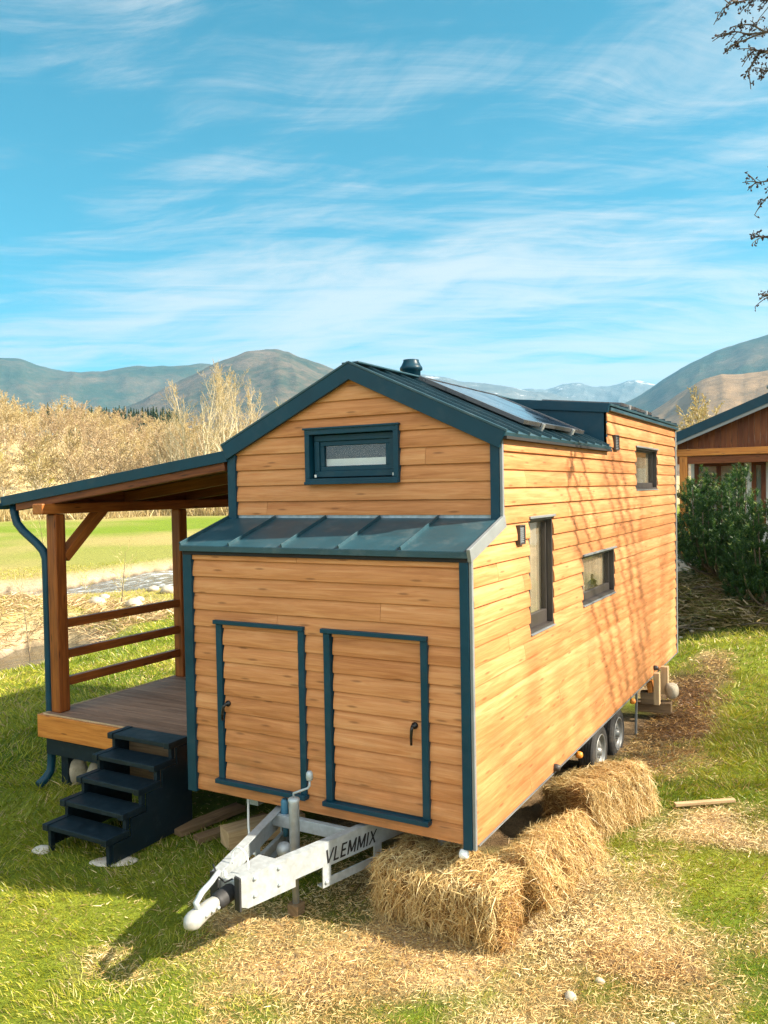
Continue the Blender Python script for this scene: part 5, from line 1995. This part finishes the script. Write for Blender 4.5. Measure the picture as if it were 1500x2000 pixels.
def overhanging_tree():
    rs = random.Random(77)
    base = Vector((7.4, 7.6, H(7.4, 7.6)))
    rt = root('overhanging_alder', tuple(base), 'dark budding alder whose twigs hang into the upper right corner', 'tree')
    mb = MB()
    mb.tube([base - Vector((0, 0, .2)), base + Vector((-.1, 0, 2.0)), base + Vector((-.25, .05, 4.5)), base + Vector((-.2, .1, 6.2)), base + Vector((-.1, .1, 6.9))], [.055, .048, .036, .024, .01], 9, False)
    bud = MB()

    def limb(pts, r0, r1):
        # smooth catmull path
        out = []
        P = [pts[0]] + pts + [pts[-1]]
        for i in range(1, len(P) - 2):
            for k in range(5):
                t = k / 5
                a, b, c, d = P[i - 1], P[i], P[i + 1], P[i + 2]
                out.append(.5 * ((2 * b) + (c - a) * t + (2 * a - 5 * b + 4 * c - d) * t * t + (3 * b - a - 3 * c + d) * t ** 3))
        out.append(pts[-1])
        n = len(out)
        mb.tube(out, [r0 + (r1 - r0) * i / (n - 1) for i in range(n)], 5, False)
        return out

    def buds(path, n, size):
        for k in range(n):
            i = rs.randrange(max(1, len(path) // 3), len(path))
            p = path[i]
            d = Vector((rs.gauss(0, 1), rs.gauss(0, 1), rs.gauss(-.2, 1))).normalized()
            e = p + d * size * rs.uniform(1.2, 3.2)
            mb.tube([p, e], [.0034, .0026], 4, False)
            for _ in range(rs.choice((1, 1, 2, 3))):
                q = e + Vector((rs.gauss(0, 1), rs.gauss(0, 1), rs.gauss(0, 1))) * size * .5
                a = Vector((rs.gauss(0, 1), rs.gauss(0, 1), rs.gauss(0, 1))).normalized()
                s = size * rs.uniform(.5, 1.0)
                bud.lathe(q - a * s, a, [(0, 0), (s * .42, s * .5), (s * .5, s), (s * .3, s * 1.6), (0, s * 2)], 6)

    def A(u, v, D=8.0): return Vector(at(u, v, D))
    tr = lambda z: base + Vector((-.2, .05, z))
    groups = [
        (5.9, [A(1660, 40, 8.2), A(1560, 52, 8.1)], [[A(1500, 62), A(1462, 66), A(1436, 62), A(1411, 71)], [A(1500, 62), A(1472, 50), A(1455, 48), A(1443, 53)],
                                                      [A(1490, 65), A(1455, 78), A(1436, 86), A(1421, 98)]]),
        (5.3, [A(1680, 88, 8.1), A(1570, 96, 8.0)], [[A(1505, 99), A(1482, 106), A(1470, 122), A(1461, 144)], [A(1500, 103), A(1478, 98), A(1470, 101)], [A(1530, 128), A(1500, 138), A(1486, 142)]]),
        (6.6, [A(1650, -30, 8.2), A(1560, -20, 8.1)], [[A(1510, -12), A(1450, 2), A(1430, 7), A(1411, 17)], [A(1500, -8), A(1470, 0), A(1464, 12)], [A(1520, -6), A(1496, 3)]]),
        (4.3, [A(1690, 330, 8.1), A(1580, 345, 8.0)], [[A(1520, 352), A(1496, 354), A(1475, 357)], [A(1540, 365), A(1505, 380), A(1490, 396)]]),
        (3.8, [A(1700, 440, 8.1), A(1590, 452, 8.0)], [[A(1530, 462), A(1500, 464), A(1482, 460)]]),
        (3.2, [A(1700, 560, 8.1), A(1590, 570, 8.0)], [[A(1530, 578), A(1505, 578), A(1492, 576)]])]
    for z0, mid, tips in groups:
        s0 = tr(z0)
        m0 = s0.lerp(mid[0], .5) + Vector((0, 0, .25))
        main = limb([s0, m0] + mid, .034, .010)
        for k in range(26):
            i = rs.randrange(3, len(main) - 2)
            d = (main[i + 1] - main[i]).normalized()
            sd2 = Vector((rs.gauss(0, 1), rs.gauss(0, 1), rs.gauss(0.1, 1)))
            sd2 = (sd2 - d * sd2.dot(d)).normalized()
            fac = 1.25 - .8 * i / len(main)
            e = main[i] + (d * .9 + sd2).normalized() * rs.uniform(.25, .75) * fac
            q = limb([main[i], main[i].lerp(e, .5) + Vector((0, 0, .03)), e], .0075, .0030)
            buds(q, 4, .014)
            for _ in range(3):
                j = rs.randrange(3, len(q) - 1)
                e2 = q[j] + Vector((rs.gauss(0, 1), rs.gauss(0, 1), rs.gauss(0, 1))).normalized() * rs.uniform(.08, .25) * fac
                limb([q[j], q[j].lerp(e2, .5), e2], .0045, .0025)
        for tp in tips:
            path = limb([mid[-1]] + tp, .0095, .0042)
            buds(path, 5 + 2 * len(tp), .017)
            for k in range(5):
                i = rs.randrange(4, len(path) - 1)
                d = (path[i + 1] - path[i]).normalized()
                e = path[i] + (d + Vector((rs.gauss(0, .5), rs.gauss(0, .5), rs.gauss(0, .5)))).normalized() * rs.uniform(.06, .16)
                q = limb([path[i], path[i].lerp(e, .5) + Vector((0, 0, .01)), e], .0050, .0032)
                buds(q, 3, .015)
    mb.build('trunk', M['bark'], rt)
    tag(bud.build('buds', M['bud'], rt), None, None, None, 'stuff')


overhanging_tree()


# ------------------------------------------------------------------ mountain pines by the chalet, brushwood
def pine(c, R, Ht, seed, label, nsh=1700):
    rs = np.random.RandomState(seed)
    rt = root('mountain_pine', c, label, 'pine')
    mb = MB()
    P, D, Wd, Rn = [], [], [], []
    nb = 30
    for b in range(nb):
        a = rs.uniform(0, 6.283)
        rr = R * rs.uniform(.35, 1.0)
        zt = Ht * 1.14 * (1.0 - .72 * (rr / R) ** 1.8) * rs.uniform(.80, 1.06)
        tip = Vector((math.cos(a) * rr, math.sin(a) * rr, zt))
        p0 = Vector((math.cos(a) * .08, math.sin(a) * .08, 0))
        p1 = Vector((math.cos(a) * rr * 1.05, math.sin(a) * rr * 1.05, zt * .15))
        pts = []
        for k in range(9):
            t = k / 8
            pts.append(p0 * (1 - t) ** 2 + p1 * 2 * t * (1 - t) + tip * t * t)
        mb.tube([p + Vector(c) for p in pts], [.028 * (1 - .7 * k / 8) for k in range(9)], 5, False)
        nshoot = nsh // nb
        for s in range(nshoot):
            t = 1 - rs.rand() ** 1.3 * .72
            i = min(int(t * 8), 7)
            q = pts[i].lerp(pts[i + 1], t * 8 - i)
            od = Vector((rs.normal(), rs.normal(), rs.normal() * .7 + .75)).normalized()
            q2 = q + od * rs.uniform(.04, .26) * (1.25 - .5 * t)
            L = rs.uniform(.09, .19)
            sd_ = (od * .55 + Vector((0, 0, .8))).normalized()
            young = rs.rand() < .22 + .35 * (q2.z > Ht * .6)
            nn = 36
            for k in range(nn):
                tt = k / nn
                ang = k * 2.4
                ref = sd_.orthogonal().normalized()
                w = Matrix.Rotation(ang, 3, sd_) @ ref
                P.append(q2 + sd_ * L * tt)
                dd = (w * .85 + sd_ * .75).normalized() * rs.uniform(.05, .09)
                D.append(dd)
                Wd.append(.0095)
                base = rs.rand() * .62
                Rn.append(min(1, base + (.38 * tt if young else .12 * tt)))
    V, q, t, a, _ = blades_np(np.array(P), np.array(D), np.array(Wd), np.zeros((len(P), 3)), np.array(Rn))
    link('needles', np_mesh('needles', V, q, t, a), M['needle'], rt)
    mb.build('trunk', M['bark'], rt)


p = at(1398, 1105, 18.2)
pine((p[0] + .05, p[1], H(p[0], p[1]) - .02), 1.0, at(1430, 905, 18.2)[2] - H(p[0], p[1]), 5, 'dense dark mountain pine with pale shoots in front of the chalet window')
p = at(1500, 1120, 17.0)
pine((p[0] + .12, p[1], H(p[0], p[1])), .85, at(1480, 955, 17.0)[2] - H(p[0], p[1]), 6, 'second bluer mountain pine cut by the right edge of the photo')


def brush():
    rs = np.random.RandomState(15)
    P, D, Wd, Rn = [], [], [], []
    for k in range(15000):
        x = rs.uniform(-1.6, 1.6)
        y = rs.uniform(11.3, 13.2)
        n = float(vnoise(x, y, .8, 23, 2))
        if rs.rand() > n * 1.3: continue
        z = H(x, y) + rs.rand() ** 2 * .50 * n
        a = rs.uniform(0, 6.283)
        L = rs.uniform(.08, .42)
        P.append((x, y, z))
        D.append((math.cos(a) * L, math.sin(a) * L, rs.normal() * .07))
        Wd.append(rs.choice([.008, .014, .030]))
        Rn.append(rs.rand())
    P, D = np.array(P), np.array(D)
    V, q, t, a, _ = blades_np(P, D, np.array(Wd), rs.normal(size=D.shape) * .03, np.array(Rn))
    o = link('brushwood', np_mesh('brushwood', V, q, t, a), M['brush'])
    tag(o, 'heap of cut twigs and dead needles on the bank under the pines', 'brushwood', None, 'stuff')
    for i, (u, v, D_, r) in enumerate(((1390, 1200, 16.6, .07), (1352, 1196, 16.7, .06), (1462, 1166, 16.9, .07), (1415, 1166, 17.0, .05), (1378, 1180, 16.8, .05), (1330, 1205, 16.4, .05))):
        p = at(u, v, D_)
        z = H(p[0], p[1])
        tag(rock_mesh('stone', (p[0], p[1], z + .02), (r, r * .8, r * .6), 40 + i, M['stone'], 2),
            'pale stone lying at the foot of the brushwood bank', 'stone', 'stones at the foot of the bank')
    for i in range(14):
        x, y = rs.uniform(-1.0, .8), rs.uniform(11.1, 12.6)
        a = rs.uniform(-.6, 1.2)
        L = rs.uniform(.6, 1.2)
        mb = MB()
        z = H(x, y)
        pts = [(x + math.cos(a) * L * t + rs.normal() * .04, y + math.sin(a) * L * t, H(x + math.cos(a) * L * t, y + math.sin(a) * L * t) + .10 + .12 * math.sin(t * 3) + rs.normal() * .03) for t in (0, .25, .5, .75, 1)]
        mb.tube(pts, [.022, .019, .015, .011, .006], 6)
        o = mb.build('cut_branch', M['bark'])
        tag(o, 'bare cut branch lying across the brushwood heap', 'branch', 'cut branches on the brushwood heap')


brush()

# ------------------------------------------------------------------ chalet behind on the right
CY = 14.7
CZ = 0.72
chalet = root('chalet', (2.6, CY + 2, CZ), 'brown timber chalet with white walls and dark blue roof behind the pines', 'chalet')
rs_ = .40
cxr, ridge = 2.9, 5.20


def crz(x): return ridge - rs_ * abs(x - cxr)


mb = MB()
for s in (-1, 1):
    xe = cxr + s * 4.4
    a, b = Vector((cxr, 0, ridge)), Vector((xe, 0, crz(xe)))
    dn = (b - a).normalized()
    nn = Vector((-dn.z * (1 if dn.x > 0 else -1), 0, abs(dn.x)))
    mb.obox((a + b) / 2 + Vector((0, CY + 3.4, 0)) - nn * .03, (dn, (0, 1, 0), nn), ((b - a).length / 2, 3.7, .03))
cr = mb.build('roof', M['roof'], chalet)
for s in (-1, 1):
    mb = MB()
    xe = cxr + s * 4.42
    a, b = Vector((cxr, CY - .33, crz(cxr))), Vector((xe, CY - .33, crz(xe)))
    mb.bar(a + Vector((0, 0, -.075)), b + Vector((0, 0, -.075)), .04, .20)
    mb.build('verge_fascia', M['trim'], cr)
    mb = MB()
    xe = cxr + s * 4.36
    a, b = Vector((cxr, CY - .31, crz(cxr))), Vector((xe, CY - .31, crz(xe)))
    mb.bar(a + Vector((0, 0, -.215)), b + Vector((0, 0, -.215)), .04, .075)
    mb.build('barge_board', M['flash'], cr)
mb = MB()
x = cxr - 4.15
while x < cxr + 4.1:
    zt = min(crz(x), crz(x + .11)) - .16
    z0 = 3.22
    if zt > z0 + .05:
        mb.box(x, x + .112, CY + (.0 if int(x * 50) % 2 else .006), CY + .03, z0, zt, None, 2)
    x += .116
mb.build('gable_boarding', M['planks'], chalet)
mb = MB()
mb.box(cxr - 4.2, cxr + 4.2, CY - .06, CY + .12, 3.06, 3.215)
mb.build('tie_beam', M['fascia_wood'], chalet, .01)
mb = MB()
mb.box(cxr - 4.15, cxr + 4.15, CY + .0, CY + .10, 2.88, 3.055)
mb.build('lower_beam', M['planks'], chalet, .008)
for x in (cxr - 4.10, cxr + 3.95):
    mb = MB()
    mb.box(x, x + .17, CY - .03, CY + .14, CZ, 3.058, None, 2)
    mb.build('post', M['fascia_wood'], chalet, .01)
mb = MB()
wy = CY + .9
mb.box(cxr - 4.0, cxr + 4.0, wy, wy + 5.5, CZ - .4, 3.35)
mb.build('wall', M['plaster'], chalet)
for (xa, xb, zb) in ((-1.02, .06, 1.45), (.22, .52, 1.45), (1.6, 3.0, .8)):
    mb = MB()
    frame_rect(mb, 'y', wy, xa, xb, zb, 2.93, .10, -.05, .03)
    if xb - xa > .8: mb.box((xa + xb) / 2 - .05, (xa + xb) / 2 + .05, wy - .048, wy + .02, zb + .1, 2.83)
    w_ = mb.build('window', M['planks'], chalet, .006)
    mb = MB()
    mb.box(xa + .1, xb - .1, wy - .022, wy - .016, zb + .1, 2.83)
    mb.build('pane', M['glass'], w_)
    mb = MB()
    mb.box(xa + .1, xb - .1, wy - .012, wy - .004, zb + .1, 2.83)
    mb.build('curtain', plain('grey_net_curtain', (0.22, 0.24, 0.21), 0.9, 0, 0.2, 3), w_)
mb = MB()
mb.lathe((.62, CY + 1.5, crz(.62) - .1), (0, 0, 1), [(.09, 0), (.09, .42), (.13, .43), (.13, .50), (0, .56)], 16)
mb.build('flue', M['flash'], chalet)
mb = MB()
mb.box(cxr - 4.6, cxr + 4.6, CY - .55, CY + 1.2, CZ - .28, CZ)
tag(mb.build('terrace', M['slab'], None, .01), 'pale concrete terrace in front of the chalet', None, None, 'structure')


# ------------------------------------------------------------------ plants and stones by the stream
def sapling(u, v, D, h, seed, label, mat='twig', kids=16, name='sapling', spread=1.0, cat='sapling'):
    p = at(u, v, D)
    z = H(p[0], p[1])
    rs = random.Random(seed)
    opt = dict(segs=[7, 4, 3], wig=[.07, .15, .2], up=[.05, .14, .08], kids=[kids, 5], start=[.2, .2], ang=[.6 * spread, .6], ratio=[.45, .4], rr=.6, tube_min=.012, rmin=.004, wmin=.010)
    t = Tree(seed)
    t.grow(Vector((0, 0, -.05)), Vector((rs.uniform(-.08, .08), rs.uniform(-.08, .08), 1)), h, .018, 0, opt)
    rt = root(name, (p[0], p[1], z), label, cat)
    OFF[rt.name] = Vector((0, 0, 0))
    if t.mb.v: t.mb.build('stem', M['bark'] if mat != 'twigy' else M['paletree'], rt)
    link('twigs', t.twig_mesh('twigs'), M[mat], rt)


sapling(58, 1195, 22.5, 2.2, 401, 'thin bare sapling on the dry bank left of the porch post')
sapling(88, 1075, 50, 4.2, 402, 'bare bushy sapling behind the downpipe elbow')
sapling(240, 1110, 38, 1.5, 403, 'small leafless bush standing in the meadow beside the stream', 'twigy', 22, 'bush', 1.5, 'bush')
sapling(166, 1105, 38, 1.1, 404, 'low yellow green bush in the meadow seen beside the post', 'twigy', 22, 'bush', 1.6, 'bush')
sapling(236, 1180, 27, 1.7, 405, 'single thin twig on the gravel bank behind the rails', 'twig', 7)

def reeds():
    rs = np.random.RandomState(44)
    N = 40000
    x = rs.uniform(-26, -14.5, N)
    y = rs.uniform(5, 15, N)
    d2 = pdist(x, y, RIV2)
    d1 = pdist(x, y, RIV1)
    z = height(x, y)
    k = (d2 > RW2 + .5) & (d2 < 5) & (d1 > RW1 + .8) & (z > WATER_Z + .12) & (y > 8.0 - (x + 15) * .1) & (rs.rand(N) < vnoise(x, y, .7, 5, 2) * 1.3)
    x, y, z = x[k], y[k], z[k]
    n = len(x)
    a = rs.uniform(0, 6.283, n)
    L = rs.uniform(.15, .55, n)
    D = np.stack([np.cos(a) * .8, np.sin(a) * .8, rs.uniform(.1, .9, n)], 1) * L[:, None]
    V, q, t, at_, _ = blades_np(np.stack([x, y, z], 1), D, rs.uniform(.012, .03, n), np.stack([np.cos(a), np.sin(a), -1 + 0 * a], 1) * (L * .35)[:, None], rs.rand(n) * .9 + .1, None, rs)
    tag(link('dry_reeds', np_mesh('dry_reeds', V, q, t, at_), M['reed']), 'flattened dry reeds on the bank across the stream', 'reeds', None, 'stuff')


reeds()
for i, (u, v, D, r, lab) in enumerate(((262, 1192, 26.5, .34, 'big grey boulder at the lawn edge under the top rail'), (272, 1185, 28, .22, 'small grey stone beside the big boulder at the lawn edge'),
                                       (190, 1180, 27, .3, 'low pale rock on the gravel bank right of the post'), (205, 1176, 29, .22, 'dark wet rock at the stream edge'),
                                       (330, 1160, 30, .35, 'dark rock in the stream left of the far post'), (150, 1240, 22, .18, 'pale pebble on the gravel beside the near post'),
                                       (300, 1165, 31, .25, 'small rock breaking the water of the stream'), (72, 1225, 20.5, .22, 'pale stone among the dry reeds'), (20, 1240, 20.5, .16, 'grey stone low on the reed bank'))):
    p = at(u, v, D)
    z = max(H(p[0], p[1]), WATER_Z - .05)
    tag(rock_mesh('river_stone', (p[0], p[1], z + r * .2), (r, r * .85, r * .6), 60 + i, M['stone'], 2), lab, 'stone', 'stones along the stream')

# ------------------------------------------------------------------ air
HAZE = 0.85e-4
if HAZE > 0:
    m, T = newmat('valley_haze')
    pv = T.n('ShaderNodeVolumePrincipled', None, Color=(0.27, 0.60, 0.90, 1), Density=HAZE, Anisotropy=0.1)
    T.n('ShaderNodeOutputMaterial', None, Volume=pv.outputs[0])
    mb = MB()
    mb.box(-9500, 9500, -9500, 9500, -12, 1450)
    hz_o = mb.build('haze', m)
    tag(hz_o, 'thin blue valley haze', 'haze', None, 'stuff')
